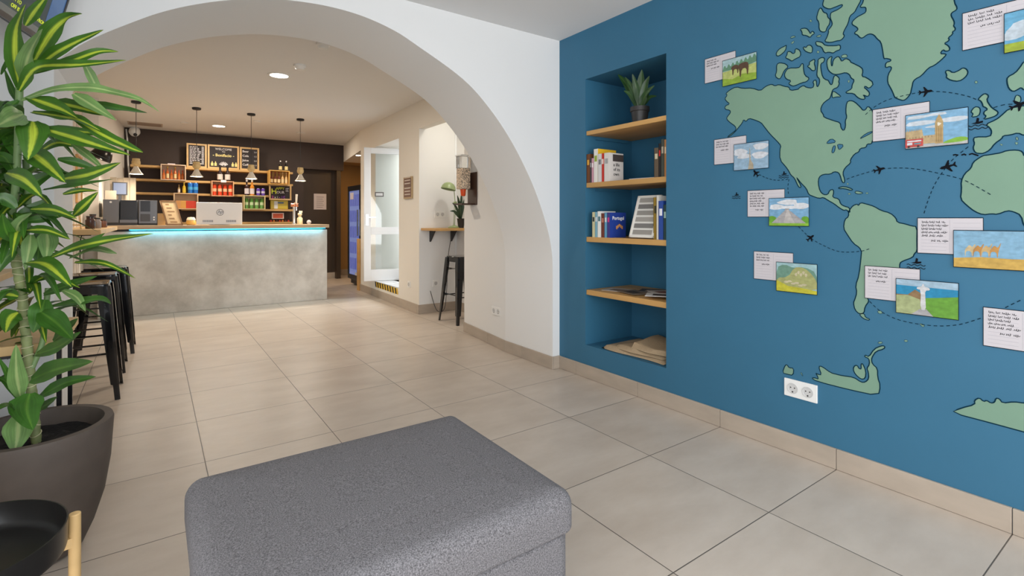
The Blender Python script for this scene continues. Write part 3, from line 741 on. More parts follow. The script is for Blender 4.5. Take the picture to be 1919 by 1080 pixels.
def mknote(uL, vT, vB, uR, label, lines, seed):
    c = Card(uL, vT, vB, uR, label, 'written_postcard', 'postcard', 'written postcards on the map wall', 0, mat('postcard_white', srgb(198, 193, 197), .7))
    rnd = random.Random(seed); mb = MB()
    for k in range(9): stroke(mb, [c.pt(.06, .86-.095*k), c.pt(.46, .86-.095*k)], .0012, c.off+.0004)
    for k in range(2): stroke(mb, [c.pt(.56, .86-.12*k), c.pt(.96, .86-.12*k)], .0012, c.off+.0004)
    stroke(mb, [c.pt(.51, .04), c.pt(.51, .94)], .0014, c.off+.0004)
    mb.build('ruled_lines', flat(176, 172, 180), c.t)
    mb = MB()
    for k in range(lines+1):
        y = .88-.095*k-(.05 if k == lines else 0); x = .07 if k < lines else .22
        end = rnd.uniform(.38, .44) if k < lines else .40
        while x < end:
            wl = rnd.uniform(.05, .11); P = []; m = max(14, int(wl*430))
            for i in range(m):
                P.append(c.pt(min(x+wl*i/m+.006*math.cos(i*.62+k), .49), y+.008+.020*math.sin(i*.62+k)*(1+.6*math.sin(i*.21+x*9))))
            stroke(mb, P, .0015, c.off+.0007); x += wl+.024
    mb.build('handwriting', m_ink, c.t)
    return c
mknote(1321.7, 111.7, 157.3, 1379.3, 'written postcard tucked behind the painting of two grazing animals', 3, 1)
mknote(1339.3, 262.3, 309.3, 1399.3, 'written postcard tucked behind the painting of a spire among clouds', 3, 2)
mknote(1401.7, 357.7, 406.7, 1471, 'written postcard tucked behind the painting of a stepped pyramid', 6, 3)
mknote(1413.6, 470.8, 522.2, 1487.2, 'written postcard tucked behind the painting of mountain ruins', 3, 4)
mknote(1636.2, 206.2, 266.2, 1742.9, 'written postcard tucked behind the painting of a clock tower', 4, 5)
mknote(1720.2, 408.8, 474.1, 1843.3, 'written postcard tucked behind the painting of camels on sand', 5, 6)
mknote(1621.4, 498, 558.4, 1724.8, 'written postcard tucked behind the painting of a hilltop statue', 3, 7)
mknote(1804.4, 25.9, 95.4, 1975, 'written postcard at the upper right corner of the map, tucked behind a painting of sky', 3, 8)
mknote(1843.3, 575.3, 647.3, 1995, 'written postcard with no painting over it, at the lower right of the map', 5, 9)
def pic(uL, vT, vB, uR, label, col):
    return Card(uL, vT, vB, uR, label, 'painted_postcard', 'postcard', 'painted postcards on the map wall', 1, pm(col))
SKY = (150, 194, 222)
c = pic(1355.7, 115, 163, 1419.3, 'painted postcard of two brown animals grazing on green grass', (176, 206, 210))
c.poly([(0, .0), (1, 0), (1, .62), (.5, .58), (0, .55)], (196, 206, 120), 'meadow')
c.poly([(0, 0), (1, 0), (1, .25), (.6, .32), (.3, .2), (0, .3)], (150, 182, 60), 'grass')
c.poly([(0, .56)]+[(x/16, .62+.2*(x % 2)+.012*x) for x in range(17)]+[(1, .6)], (104, 150, 120), 'trees')
for x, y, s_ in ((.36, .62, .8), (.60, .60, 1.15)):
    c.poly([(x-.14*s_, y), (x-.06*s_, y+.12*s_), (x+.12*s_, y+.12*s_), (x+.16*s_, y), (x+.14*s_, y-.30*s_), (x+.11*s_, y-.30*s_), (x+.10*s_, y-.08*s_), (x-.02*s_, y-.08*s_), (x-.04*s_, y-.34*s_), (x-.075*s_, y-.34*s_), (x-.08*s_, y-.08*s_)], (92, 66, 48), 'animal')
c = pic(1376.8, 271.6, 320.2, 1442, 'painted postcard of a slender spire among white clouds', (158, 190, 214))
c.blobs([(.18, .68, .2, .14), (.78, .82, .22, .12), (.3, .52, .2, .1), (.75, .5, .22, .13)], (224, 228, 234), 'clouds')
c.poly([(.42, 0), (.58, 0), (.57, .2), (.50, .35), (.475, .8), (.46, .8), (.46, .35), (.44, .15)], (188, 176, 150), 'tower')
c = pic(1442.5, 372, 423.3, 1517.5, 'painted postcard of a grey stepped pyramid under clouds', (132, 184, 220))
c.blobs([(.2, .68, .2, .1), (.5, .84, .25, .1), (.82, .7, .2, .11), (.5, .66, .3, .06)], (232, 236, 240), 'clouds')
c.blobs([(.08, .22, .12, .14)], (110, 170, 50), 'bush'); c.blobs([(.92, .2, .12, .14)], (110, 170, 50), 'bush')
c.poly([(0, 0), (1, 0), (1, .1), (0, .12)], (140, 190, 60), 'lawn')
c.poly([(.07, .10), (.93, .10), (.52, .56), (.52, .62), (.42, .62), (.42, .56)], (186, 182, 182), 'pyramid')
c.poly([(.38, .10), (.66, .10), (.50, .56), (.46, .56)], (214, 208, 204), 'stairway')
for k in range(6): c.poly([(.10+.055*k, .135+.07*k), (.90-.06*k, .135+.07*k), (.90-.06*k, .145+.07*k), (.10+.055*k, .145+.07*k)], (150, 146, 148), 'terrace_line')
c = pic(1456.4, 490.8, 544.4, 1532.8, 'painted postcard of pale mountain ruins above yellow grass', (166, 204, 208))
c.poly([(0, .1), (0, .8), (.2, .95), (.45, .82), (.7, .9), (1, .72), (1, .1)], (116, 160, 140), 'mountain')
c.poly([(0, .45), (.3, .5), (.45, .85), (.62, .88), (.8, .78), (1, .45), (1, .1), (0, .1)], (178, 180, 118), 'ridge')
c.poly([(0, 0), (1, 0), (1, .12), (.6, .18), (.3, .2), (0, .38)], (206, 200, 60), 'slope')
c.blobs([(.25+.09*k, .34-.02*k+.05*(k % 2), .06, .035) for k in range(6)]+[(.5+.06*k, .62+.07*(k % 2), .03, .06) for k in range(5)], (214, 204, 168), 'ruins')
c = pic(1698.4, 217.1, 280, 1815.6, 'painted postcard of a clock tower and a red double-decker bus', (136, 186, 220))
c.blobs([(.25, .72, .28, .07), (.8, .72, .25, .07), (.2, .9, .2, .05), (.5, .58, .15, .04), (.5, .92, .2, .04)], (216, 226, 234), 'clouds')
c.poly([(.0, .0), (1, 0), (1, .1), (0, .08)], (190, 190, 190), 'road')
c.poly([(.62, .1), (.72, .16), (.86, .22), (1, .18), (1, .08), (.62, .06)], (140, 190, 70), 'trees')
c.poly([(0, .1), (0, .50), (.28, .52), (.30, .34), (.50, .34), (.50, .1)], (206, 180, 136), 'palace')
c.poly([(.49, .08), (.62, .08), (.62, .68), (.60, .78), (.56, .9), (.55, .9), (.51, .78), (.49, .68)], (200, 170, 118), 'tower')
for k in range(7): c.poly([(.02+.04*k, .50), (.03+.04*k, .57), (.04+.04*k, .50)], (206, 180, 136), 'spire')
for k in range(9): c.poly([(.02+.052*k, .28), (.028+.052*k, .28), (.028+.052*k, .33), (.02+.052*k, .33)], (150, 122, 84), 'palace_window')
for k in range(3): c.poly([(.515+.035*k, .12), (.522+.035*k, .12), (.522+.035*k, .56), (.515+.035*k, .56)], (164, 132, 84), 'tower_line')
c.blob(.555, .63, .030, .045, (236, 228, 206), 'clock', 1)
c.poly([(.0, .03), (.30, .05), (.30, .27), (.0, .27)], (206, 84, 78), 'bus')
c.poly([(.03, .19), (.27, .19), (.27, .23), (.03, .23)], (226, 226, 230), 'bus_windows')
c.poly([(.03, .10), (.12, .10), (.12, .17), (.03, .17)], (222, 224, 230), 'bus_front'); c.poly([(.15, .11), (.26, .11), (.26, .15), (.15, .15)], (110, 160, 170), 'bus_panel')
for xx in (.06, .22): c.blob(xx, .05, .022, .03, (60, 50, 54), 'wheel', 2)
c = pic(1788.2, 431.6, 500.1, 1950, 'painted postcard of a row of camels on yellow sand', (140, 186, 214))
c.poly([(0, 0), (1, 0), (1, .3), (.7, .28), (.35, .3), (0, .25)], (214, 174, 88), 'sand')
for k in range(4):
    x = .20+.10*k; s_ = .7+.18*k
    c.poly([(x-.055, .30), (x-.05, .30), (x-.045, .45), (x+.02, .45), (x+.03, .30), (x+.037, .30), (x+.045, .47), (x+.07, .58+.02*k), (x+.075, .64+.02*k), (x+.055, .62), (x+.035, .55), (x+.0, .62), (x-.03, .55), (x-.06, .48)], [(220, 196, 150), (196, 142, 76), (214, 180, 124), (204, 150, 82)][k], 'camel')
c = pic(1680.5, 521.6, 585.3, 1797.6, 'painted postcard of a white statue with open arms over green hills', (172, 200, 220))
c.poly([(0, .5), (0, .82), (1, .80), (1, .5)], (40, 144, 188), 'sea')
c.poly([(0, .3), (0, .55), (.2, .56), (.32, .72), (.45, .6), (.5, .3)], (150, 120, 84), 'headland')
c.poly([(0, 0), (0, .52), (.2, .55), (.4, .45), (.45, 0)], (178, 188, 136), 'town')
c.poly([(.42, 0), (.45, .5), (.7, .55), (1, .62), (1, 0)], (110, 168, 60), 'forest')
c.poly([(.25, 0), (.4, .18), (.5, .2), (.62, 0)], (180, 178, 180), 'pedestal')
c.poly([(.405, .16), (.50, .16), (.49, .5), (.485, .72), (.56, .73), (.56, .80), (.475, .82), (.465, .9), (.44, .9), (.43, .82), (.35, .80), (.35, .74), (.42, .73)], (222, 222, 224), 'statue')
c = pic(1883, 26.9, 100.9, 2045, 'painted postcard of blue sky over green grass at the upper right corner', (110, 178, 214))
c.blobs([(.3, .55, .3, .2), (.1, .4, .2, .1)], (206, 220, 230), 'clouds')
c.poly([(0, 0), (1, 0), (1, .22), (0, .22)], (164, 182, 60), 'grass')

# ---- wall sockets
def socket(face, center, w_, h_, label, n=2, mat_=None):
    """face 'X' => on wall facing -X ; 'Y' => facing -Y"""
    t = thing('wall_socket', center, label, 'socket')
    R, N_ = (V((0, -1, 0)), V((-1, 0, 0))) if face == 'X' else (V((1, 0, 0)), V((0, -1, 0)))
    U = V((0, 0, 1)); c0 = V(center)
    def bx(mb, a0, a1, b0, b1, d0, d1):
        mb.add([c0+R*a+U*b+N_*d for d in (d0, d1) for b in (b0, b1) for a in (a0, a1)], [(0, 2, 3, 1), (4, 5, 7, 6), (0, 1, 5, 4), (2, 6, 7, 3), (0, 4, 6, 2), (1, 3, 7, 5)])
    m_ = MB(); bx(m_, -w_/2, w_/2, -h_/2, h_/2, 0, .009); m_.build('face_plate', m_plast, t, bevel=.002)
    for k in range(n):
        cc = c0+R*((k-(n-1)/2)*w_/n*.92)
        ring = MB(); M = Matrix((( R.x, U.x, N_.x, 0), (R.y, U.y, N_.y, 0), (R.z, U.z, N_.z, 0), (0, 0, 0, 1)))
        r = h_*.27
        ring.lathe([(r, .009), (r*1.12, .0115), (r, .012), (r*.96, .0095), (.0001, .0093)], cc, 28, M)
        q = ring.build('socket_well', mat('socket_plastic', (.6, .6, .59), .35), t, smooth=True)
        pin = MB()
        for a, b_ in ((-.4, .15), (.4, .15)): pin.cyl(cc+R*r*a+U*r*b_+N_*.0094, cc+R*r*a+U*r*b_+N_*.0105, r*.13, n=10)
        pin.cyl(cc-U*r*.72+N_*.0094, cc-U*r*.72+N_*.011, r*.16, n=10)
        pin.build('pin_holes', m_blkmatte, q)
    return t
socket('X', (BX, 1.247, .330), .158, .088, 'white double socket low on the blue wall below the map')
p = onX(932, 583, 2.605); socket('X', (wline(p.y)-.001, p.y, p.z), .16, .075, 'white double socket low on the arch side wall')
p = onY(824, 402, 5.86); socket('Y', (p.x, 5.86, p.z), .15, .08, 'white double socket above the small wooden wall table')
p = onY(816, 531, 5.86); socket('Y', (p.x, 5.86, p.z), .08, .08, 'white single socket under the small wooden wall table', 1)
p = onX(767, 533, 2.72); socket('X', (wline(p.y)-.001, p.y, p.z), .08, .08, 'white single socket beside the doorway step', 1)

# ================================================================= ottoman
m_fab = mat('grey_woven_fabric', (.155, .148, .155), .95, noise=(300, .8, (1, 1.4, 1)), bump=(300, .5))
ox0, ox1, oy0, oy1 = .072, .962, 1.045, 1.752
ot = thing('ottoman', (.51, 1.4, 0), 'grey upholstered storage ottoman with a cushioned lid', 'ottoman')
def rbox(x0, x1, y0, y1, z0, z1, rc, rt, rb, dome, N_=14, bow=0.0):
    """rounded box with domed top"""
    mb = MB(); rings = []
    def ring(inset, z, k=8):
        pts = []
        cx = [(x1-rc, y1-rc), (x0+rc, y1-rc), (x0+rc, y0+rc), (x1-rc, y0+rc)]
        for q, (a, b_) in enumerate(cx):
            for i in range(k+1):
                th = math.pi/2*q+math.pi/2*i/k
                pts.append((a+(rc-inset)*math.cos(th), b_+(rc-inset)*math.sin(th), z))
        return pts
    prof = []
    for i in range(6): a = math.pi/2*i/5; prof.append((rb*(1-math.sin(a)), z0+rb*(1-math.cos(a))))
    for i in range(9): a = math.pi/2*i/8; prof.append((rt*(1-math.cos(a)), z1-rt+rt*math.sin(a)))
    for ins, z in prof: rings.append(ring(min(ins, rc*.98), z))
    n = len(rings[0]); vs = [p for r in rings for p in r]; fs = []
    for j in range(len(rings)-1):
        for i in range(n): fs.append((j*n+i, j*n+(i+1) % n, (j+1)*n+(i+1) % n, (j+1)*n+i))
    # domed top, concentric shrink
    top = rings[-1]; cxm, cym = (x0+x1)/2, (y0+y1)/2; base = len(vs); last = (len(rings)-1)*n
    K = 8
    for k in range(1, K):
        s = 1-k/K
        for p in top: vs.append((cxm+(p[0]-cxm)*s, cym+(p[1]-cym)*s, z1+dome*(1-s*s)))
        for i in range(n): fs.append((last+i, last+(i+1) % n, base+(i+1) % n, base+i))
        last = base; base += n
    vs.append((cxm, cym, z1+dome)); c_ = len(vs)-1
    for i in range(n): fs.append((last+i, last+(i+1) % n, c_))
    fs.append(tuple(range(n-1, -1, -1)))
    mb.add(vs, fs); return mb
rbox(ox0, ox1, oy0, oy1, .325, .440, .045, .050, .012, .012).build('cushioned_lid', m_fab, ot, smooth=True)
rbox(ox0+.012, ox1-.012, oy0+.012, oy1-.012, .03, .320, .045, .012, .006, 0).build('storage_base', m_fab, ot, smooth=True)
for x in (ox0+.08, ox1-.08):
    for y in (oy0+.08, oy1-.08): MB().cyl((x, y, 0), (x, y, .032), .022).build('foot', m_blkmatte, ot)

# ================================================================= big planter
m_pot = mat('dark_grey_pot', (.098, .076, .062), .65, noise=(12, .12, (1, 1, 1)), bump=(50, .08))
PC = V((-.343, 2.445, 0))
pt_ = thing('potted_plant', PC, 'tall dracaena with striped leaves in a large dark grey pot', 'potted plant')
R0 = .222; Hh = .452
MB().lathe([(.0001, 0), (.115, 0), (.135, .01), (.165, .08), (.195, .18), (.213, .30), (R0, Hh-.01), (R0-.003, Hh), (R0-.028, Hh), (R0-.032, Hh-.01), (R0-.045, Hh-.09)], PC, 64).build('pot', m_pot, pt_, smooth=True)
mb = MB(); rr = R0-.04
vs = [(PC.x, PC.y, Hh-.055)]; fs = []
for j in range(1, 7):
    for i in range(32):
        a = 2*math.pi*i/32; vs.append((PC.x+rr*j/6*math.cos(a), PC.y+rr*j/6*math.sin(a), Hh-.06+random.uniform(-.006, .008)))
for i in range(32): fs.append((0, 1+i, 1+(i+1) % 32))
for j in range(5):
    for i in range(32): fs.append((1+j*32+i, 1+(j+1)*32+i, 1+(j+1)*32+(i+1) % 32, 1+j*32+(i+1) % 32))
mb.add(vs, fs).build('soil', mat('dark_soil', (.012, .010, .009), .95, bump=(120, 1.0)), pt_)
DT = 1.80
def PXd(u, v, d=DT): return atD(u, v, d)
trunk_px = [(70, 858, 1.80), (66, 800, 1.80), (60, 740, 1.80), (54, 680, 1.80), (48, 620, 1.80), (42, 560, 1.80), (34, 510, 1.80), (28, 478, 1.80)]
tp = catmull([PXd(*q) for q in trunk_px], 10)
rad = [.0145+.0012*math.sin(i*1.9) + (.004 if i > len(tp)-6 else 0) for i in range(len(tp))]
m_trunk = mat('green_cane', srgb(140, 150, 98), .6, noise=(30, .25, (1, 1, 1)))
trk = MB().tube(tp, rad, 14); n_trunk = len(trk.f)
for i in range(2, len(tp)-1, 3):
    c_ = tp[i]; til = V((random.uniform(-.5, .5), random.uniform(-.5, .5), 1)).normalized()
    x_ = til.cross(V((1, 0, 0))).normalized(); y_ = til.cross(x_)
    trk.tube([c_+(x_*math.cos(a)+y_*math.sin(a))*.0165 for a in [k*math.pi/8 for k in range(17)]], .0015, 5)
o = trk.build('trunk', [m_trunk, flat(214, 208, 170)], pt_, smooth=True)
for p in o.data.polygons:
    if p.index >= n_trunk: p.material_index = 1
st = MB()
st.tube(catmull([PXd(28, 480, 1.8), PXd(22, 420, 1.79), PXd(30, 340, 1.78), PXd(34, 260, 1.78), PXd(37, 150, 1.78)], 6), .011, 10)
st.tube(catmull([PXd(32, 490, 1.8), PXd(50, 430, 1.82), PXd(52, 360, 1.84), PXd(48, 300, 1.85)], 6), .010, 10)
st.tube(catmull([PXd(60, 690, 1.8), PXd(80, 640, 1.83), PXd(85, 590, 1.85), PXd(90, 540, 1.86)], 6), .009, 10)
st.build('stem', mat('stem_green', srgb(118, 146, 92), .5), pt_, smooth=True)
# leaves: pixel path of the mid-rib, width in px, kind, depths root->tip
LV = [
 ([(38, 168), (29, 110), (31, 55), (48, 8)], 25, 'A', 1.78, 1.60), ([(43, 152), (54, 105), (80, 54)], 24, 'B', 1.76, 1.62),
 ([(47, 48), (66, 20), (92, -12)], 17, 'A', 1.75, 1.85), ([(60, 122), (95, 64), (128, 34), (154, 26)], 24, 'A', 1.80, 1.72),
 ([(62, 132), (105, 100), (150, 76), (194, 56)], 19, 'A', 1.75, 1.66), ([(60, 138), (130, 116), (185, 97), (222, 97)], 15, 'A', 1.82, 1.90),
 ([(36, 170), (70, 128), (150, 122), (236, 113)], 21, 'A', 1.74, 1.60), ([(154, 112), (168, 138), (182, 165), (188, 168)], 12, 'B', 1.70, 1.72),
 ([(40, 188), (100, 168), (165, 164), (215, 173), (262, 186), (299, 210)], 12, 'B', 1.74, 1.55), ([(52, 182), (90, 196), (120, 208), (146, 222)], 24, 'A', 1.74, 1.65),
 ([(95, 192), (140, 200), (198, 217)], 18, 'A', 1.80, 1.75), ([(138, 176), (170, 196), (218, 226)], 17, 'B', 1.68, 1.64),
 ([(150, 190), (225, 204), (276, 212)], 15, 'C', 1.78, 1.62), ([(60, 210), (110, 218), (150, 226), (188, 245)], 20, 'A', 1.74, 1.62),
 ([(75, 242), (140, 246), (216, 254)], 15, 'A', 1.85, 1.95), ([(70, 238), (130, 256), (190, 275), (244, 291)], 23, 'A', 1.72, 1.56),
 ([(140, 222), (190, 252), (240, 276), (268, 286)], 19, 'A', 1.68, 1.58), ([(35, 188), (12, 204), (-14, 222)], 13, 'C', 1.76, 1.7),
 ([(2, 140), (12, 118), (24, 84)], 6, 'C', 1.8, 1.9), ([(36, 196), (22, 168), (8, 128)], 9, 'C', 1.8, 1.9),
 ([(44, 214), (20, 222), (-8, 238)], 30, 'B', 1.70, 1.55), ([(62, 228), (62, 256), (52, 300)], 38, 'A', 1.70, 1.62),
 ([(52, 282), (84, 306), (122, 342)], 32, 'A', 1.70, 1.60), ([(74, 284), (105, 268), (136, 272), (158, 275)], 12, 'A', 1.78, 1.84),
 ([(135, 270), (165, 292), (197, 320)], 12, 'B', 1.72, 1.68), ([(108, 298), (150, 306), (190, 322)], 13, 'C', 1.80, 1.86),
 ([(112, 336), (165, 328), (226, 305)], 19, 'A', 1.72, 1.60), ([(80, 356), (150, 348), (212, 336)], 19, 'C', 1.70, 1.58),
 ([(12, 324), (46, 338), (79, 370)], 28, 'A', 1.66, 1.58), ([(118, 364), (150, 357), (184, 358)], 9, 'A', 1.80, 1.84),
 ([(138, 404), (162, 382), (184, 360)], 15, 'A', 1.72, 1.66), ([(58, 392), (100, 394), (144, 410)], 15, 'A', 1.70, 1.62),
 ([(45, 415), (90, 408), (140, 396)], 14, 'C', 1.74, 1.8), ([(45, 432), (88, 432), (132, 449)], 14, 'A', 1.72, 1.66),
 ([(88, 434), (89, 460), (86, 488)], 24, 'B', 1.78, 1.74), ([(74, 432), (72, 470), (70, 492)], 20, 'C', 1.80, 1.78), ([(58, 440), (54, 470), (47, 506)], 16, 'B', 1.74, 1.7),
 ([(92, 484), (150, 462), (220, 448), (288, 438)], 16, 'A', 1.72, 1.50), ([(96, 478), (150, 464), (198, 450), (226, 442)], 13, 'A', 1.76, 1.66),
 ([(130, 484), (176, 468), (200, 472), (219, 476)], 13, 'B', 1.74, 1.62), ([(150, 462), (175, 450), (197, 437)], 9, 'C', 1.8, 1.82),
 ([(52, 492), (88, 498), (134, 538)], 28, 'A', 1.70, 1.60), ([(58, 530), (98, 518), (150, 540)], 15, 'A', 1.76, 1.72),
 ([(82, 552), (130, 534), (182, 518)], 16, 'C', 1.78, 1.70), ([(140, 492), (196, 494), (254, 522)], 10, 'A', 1.74, 1.56),
 ([(96, 574), (145, 566), (190, 561), (208, 570)], 15, 'C', 1.76, 1.62), ([(118, 544), (144, 558), (160, 584)], 15, 'B', 1.72, 1.68),
 ([(84, 562), (74, 592), (62, 624)], 28, 'C', 1.74, 1.68), ([(34, 556), (12, 552), (-12, 560)], 16, 'A', 1.76, 1.7), ([(34, 586), (18, 598), (10, 624)], 24, 'A', 1.76, 1.7),
 ([(76, 584), (106, 606), (136, 636)], 32, 'C', 1.72, 1.62), ([(100, 640), (125, 618), (146, 597)], 20, 'C', 1.78, 1.70), ([(68, 664), (110, 650), (152, 622)], 24, 'C', 1.74, 1.62),
 ([(58, 712), (108, 692), (174, 678)], 32, 'C', 1.76, 1.56), ([(74, 744), (122, 718), (180, 706)], 18, 'C', 1.76, 1.58), ([(70, 768), (90, 757), (107, 744)], 15, 'C', 1.80, 1.74),
 ([(38, 744), (31, 700), (30, 646)], 22, 'B', 1.76, 1.72), ([(34, 742), (16, 706), (-4, 668)], 12, 'C', 1.76, 1.7), ([(34, 748), (14, 718), (-12, 704)], 10, 'C', 1.78, 1.8), ([(30, 770), (12, 760), (-12, 772)], 12, 'C', 1.7, 1.6),
 ([(56, 738), (50, 768), (62, 806)], 46, 'C', 1.74, 1.66), ([(34, 778), (33, 815), (27, 848)], 30, 'B', 1.74, 1.68), ([(60, 520), (40, 540), (0, 545)], 16, 'C', 1.84, 1.9),
 ([(30, 470), (10, 485), (-12, 520)], 18, 'C', 1.74, 1.7), ([(28, 440), (8, 420), (-14, 418)], 20, 'C', 1.72, 1.7), ([(30, 390), (6, 372), (-16, 380)], 22, 'C', 1.7, 1.66), ([(30, 330), (10, 296), (-14, 290)], 20, 'C', 1.76, 1.8),
 ([(34, 420), (60, 396), (92, 372)], 22, 'C', 1.78, 1.84), ([(30, 360), (60, 344), (110, 316)], 22, 'C', 1.82, 1.9), ([(28, 450), (36, 420), (60, 400)], 20, 'B', 1.70, 1.66), ([(20, 450), (10, 430), (4, 400)], 22, 'C', 1.68, 1.62), ([(36, 300), (16, 262), (4, 250)], 18, 'C', 1.8, 1.84),
]
groups = {'A': (MB(), []), 'B': (MB(), []), 'C': (MB(), [])}
for path, wd, kd, d0, d1 in LV:
    m = len(path)
    P3 = [atD(u, v, d0+(d1-d0)*i/(m-1)) for i, (u, v) in enumerate(path)]
    g = groups[kd]; vd = (O3-P3[m//2]).normalized()
    nh = (vd+V((random.uniform(-.2, .2), random.uniform(-.2, .2), random.uniform(.15, .75)))).normalized()
    leafgeo(g[0], P3, wd*(1.18 if kd == 'C' else 1.32)/FOC*(d0+d1)/2, nh, fold=.28, uvs=g[1])
rnd = random.Random(5)
for k in range(96):
    v0 = rnd.uniform(205, 470) if k < 76 else rnd.uniform(540, 720)
    u0 = 34+rnd.uniform(-10, 14) if k < 76 else 55
    ang = rnd.uniform(-2.7, 1.0); el = rnd.uniform(-.5, .7); ln = rnd.uniform(.15, .27)
    base = atD(u0, v0, 1.80+rnd.uniform(-.03, .05))
    away = V((-.25, .55, 0)).normalized() if rnd.random() < .6 else V((math.cos(ang), math.sin(ang), 0))
    away = (away+V((rnd.uniform(-.7, .3), rnd.uniform(-.6, .4), 0))).normalized()
    P3 = [base, base+away*ln*.5+V((0, 0, el*ln*.5)), base+away*ln+V((0, 0, el*ln*.4-.07))]
    g = groups[rnd.choice('ACCC')]
    leafgeo(g[0], P3, rnd.uniform(.028, .046), V((away.x*-.4, away.y*-.4, 1)), uvs=g[1])
for kd, nm, mm in (('A', 'striped_foliage', m_leafA), ('B', 'pale_foliage', m_leafB), ('C', 'green_foliage', m_leafC)):
    build_leaves(groups[kd][0], groups[kd][1], nm, mm, pt_)

# ================================================================= tray table
TC = V((-.365, 1.61, 0))
tt = thing('tray_table', TC, 'round black tray on light wooden legs in the lower left corner', 'tray table')
rt = .197; zt = .468
MB().lathe([(.0001, zt-.066), (rt-.010, zt-.066), (rt-.002, zt-.062), (rt, zt-.054), (rt+.001, zt), (rt-.002, zt), (rt-.003, zt-.050), (rt-.010, zt-.059), (rt-.022, zt-.062), (.0001, zt-.062)], TC, 72).build('tray', mat('black_tray_enamel', (.012, .011, .010), .30), tt, smooth=True)
for k in range(3):
    a = math.radians([13, 133, 253][k])
    ca, sa = math.cos(a), math.sin(a); p = TC+V((ca*(rt+.014), sa*(rt+.014), 0))
    MB().cyl(p, p+V((0, 0, zt-.012)), .0125, .0125, 20).build('leg', m_wood2, tt, smooth=True, bevel=.002)
sp = MB()
for k in range(3):
    a = math.radians([13, 133, 253][k]); p = TC+V((math.cos(a)*(rt+.01), math.sin(a)*(rt+.01), zt-.085))
    d = (p-TC).xy.normalized(); M = Matrix.Translation((TC.x, TC.y, zt-.079)) @ Matrix.Rotation(a, 4, 'Z')
    sp.box(0, rt+.01, -.011, .011, -.012, .012, M)
sp.build('cross_rail', m_wood2, tt)

# ================================================================= side table behind the planter
st_ = thing('side_table', (-.48, 2.86, 0), 'small table with a wooden top and thin black legs behind the planter', 'side table')
MB().box(LX+.01, -.283, 2.50, 3.085, .70, .735).build('table_top', m_wood2, st_, bevel=.003)
MB().box(LX+.02, -.30, 2.515, 3.075, .688, .70).build('apron_frame', m_blk, st_)
for x in (LX+.03, -.31):
    for y in (2.73, 3.06): MB().box(x-.008, x+.008, y-.008, y+.008, 0, .69).build('leg', m_blk, st_)
o = MB().box(LX, LX+.20, 2.62, 3.08, .945, .97).build('wall_shelf', m_wood2, bevel=.002); tag(o, 'short wooden shelf on the left wall behind the plant stem', 'shelf')

# ================================================================= television
d0 = 2.2; P0 = atD(98, 93, d0); P1 = atD(0, 29, d0*318/382); P1.z = P0.z
e = (P1-P0).normalized(); nrm = V((e.y, -e.x, 0)); nrm = nrm if nrm.x > 0 else -nrm
best = None
for k in range(0, 60):
    th = math.radians(k); Uv = nrm*math.sin(th)+V((0, 0, math.cos(th)))
    for t_ in [x*.01 for x in range(10, 60)]:
        q = P0+Uv*t_; dd = q.x*SN+q.y*CS; uu = CX+FOC*(q.x*CS-q.y*SN)/dd; vv = HY-FOC*(q.z-CAMH)/dd
        er = abs(uu-129)+abs(vv)
        if best is None or er < best[0]: best = (er, th)
th = best[1]; Uv = nrm*math.sin(th)+V((0, 0, math.cos(th)))
TW, TH = 1.02, .55; Nn = e.cross(Uv); Nn = Nn if Nn.x > 0 else -Nn
tv = thing('television', P0, 'wall mounted television tilted forward beside the arch at top left', 'television')
def tbox(mb, a0, a1, b0, b1, c0, c1):
    mb.add([P0+e*a+Uv*b+Nn*c for c in (c0, c1) for b in (b0, b1) for a in (a0, a1)], [(0, 2, 3, 1), (4, 5, 7, 6), (0, 1, 5, 4), (2, 6, 7, 3), (0, 4, 6, 2), (1, 3, 7, 5)])
m_ = MB(); tbox(m_, 0, TW, 0, TH, -.022, -.002); m_.build('casing', m_blkmatte, tv, bevel=.004)
m_ = MB(); tbox(m_, 0, .012, 0, TH, -.002, .004); tbox(m_, TW-.012, TW, 0, TH, -.002, .004); tbox(m_, 0, TW, 0, .02, -.002, .004); tbox(m_, 0, TW, TH-.012, TH, -.002, .004)
m_.build('bezel', mat('dark_bezel', (.02, .012, .014), .3), tv)
m_ = MB(); tbox(m_, .012, TW-.012, .02, TH-.012, -.002, .0)
scr = m_.build('screen', mat('lit_screen', (.02, .03, .04), .2, emit=srgb(40, 58, 62), es=.7), tv)
m_ = MB(); tbox(m_, .012, .115, .045, TH-.012, 0, .001); m_.build('blue_panel', mat('screen_blue', (.02, .04, .07), .2, emit=srgb(62, 96, 140), es=.8), scr)
m_ = MB(); tbox(m_, .012, TW-.012, .02, .045, 0, .0012); m_.build('grey_banner', mat('screen_grey', (.05, .05, .05), .2, emit=srgb(92, 96, 92), es=.7), scr)
ye = mat('screen_yellow', (.3, .35, .02), .3, emit=srgb(200, 214, 40), es=.9)
text('USA TO', .021, ye, P0+e*.345+Uv*.078+Nn*.003, -e, Uv, scr, 'lettering', align='CENTER')
text('OFF IS', .021, ye, P0+e*.335+Uv*.052+Nn*.003, -e, Uv, scr, 'lettering', align='CENTER')
text('FROM', .022, ye, P0+e*.15+Uv*.065+Nn*.003, -e, Uv, scr, 'lettering', align='CENTER')
m_ = MB(); m_.tube([P0+e*.5+Uv*.28-Nn*.02, V((LX, (P0+e*.5).y, P0.z+.25))], .02); m_.build('wall_arm', m_blkmatte, tv)

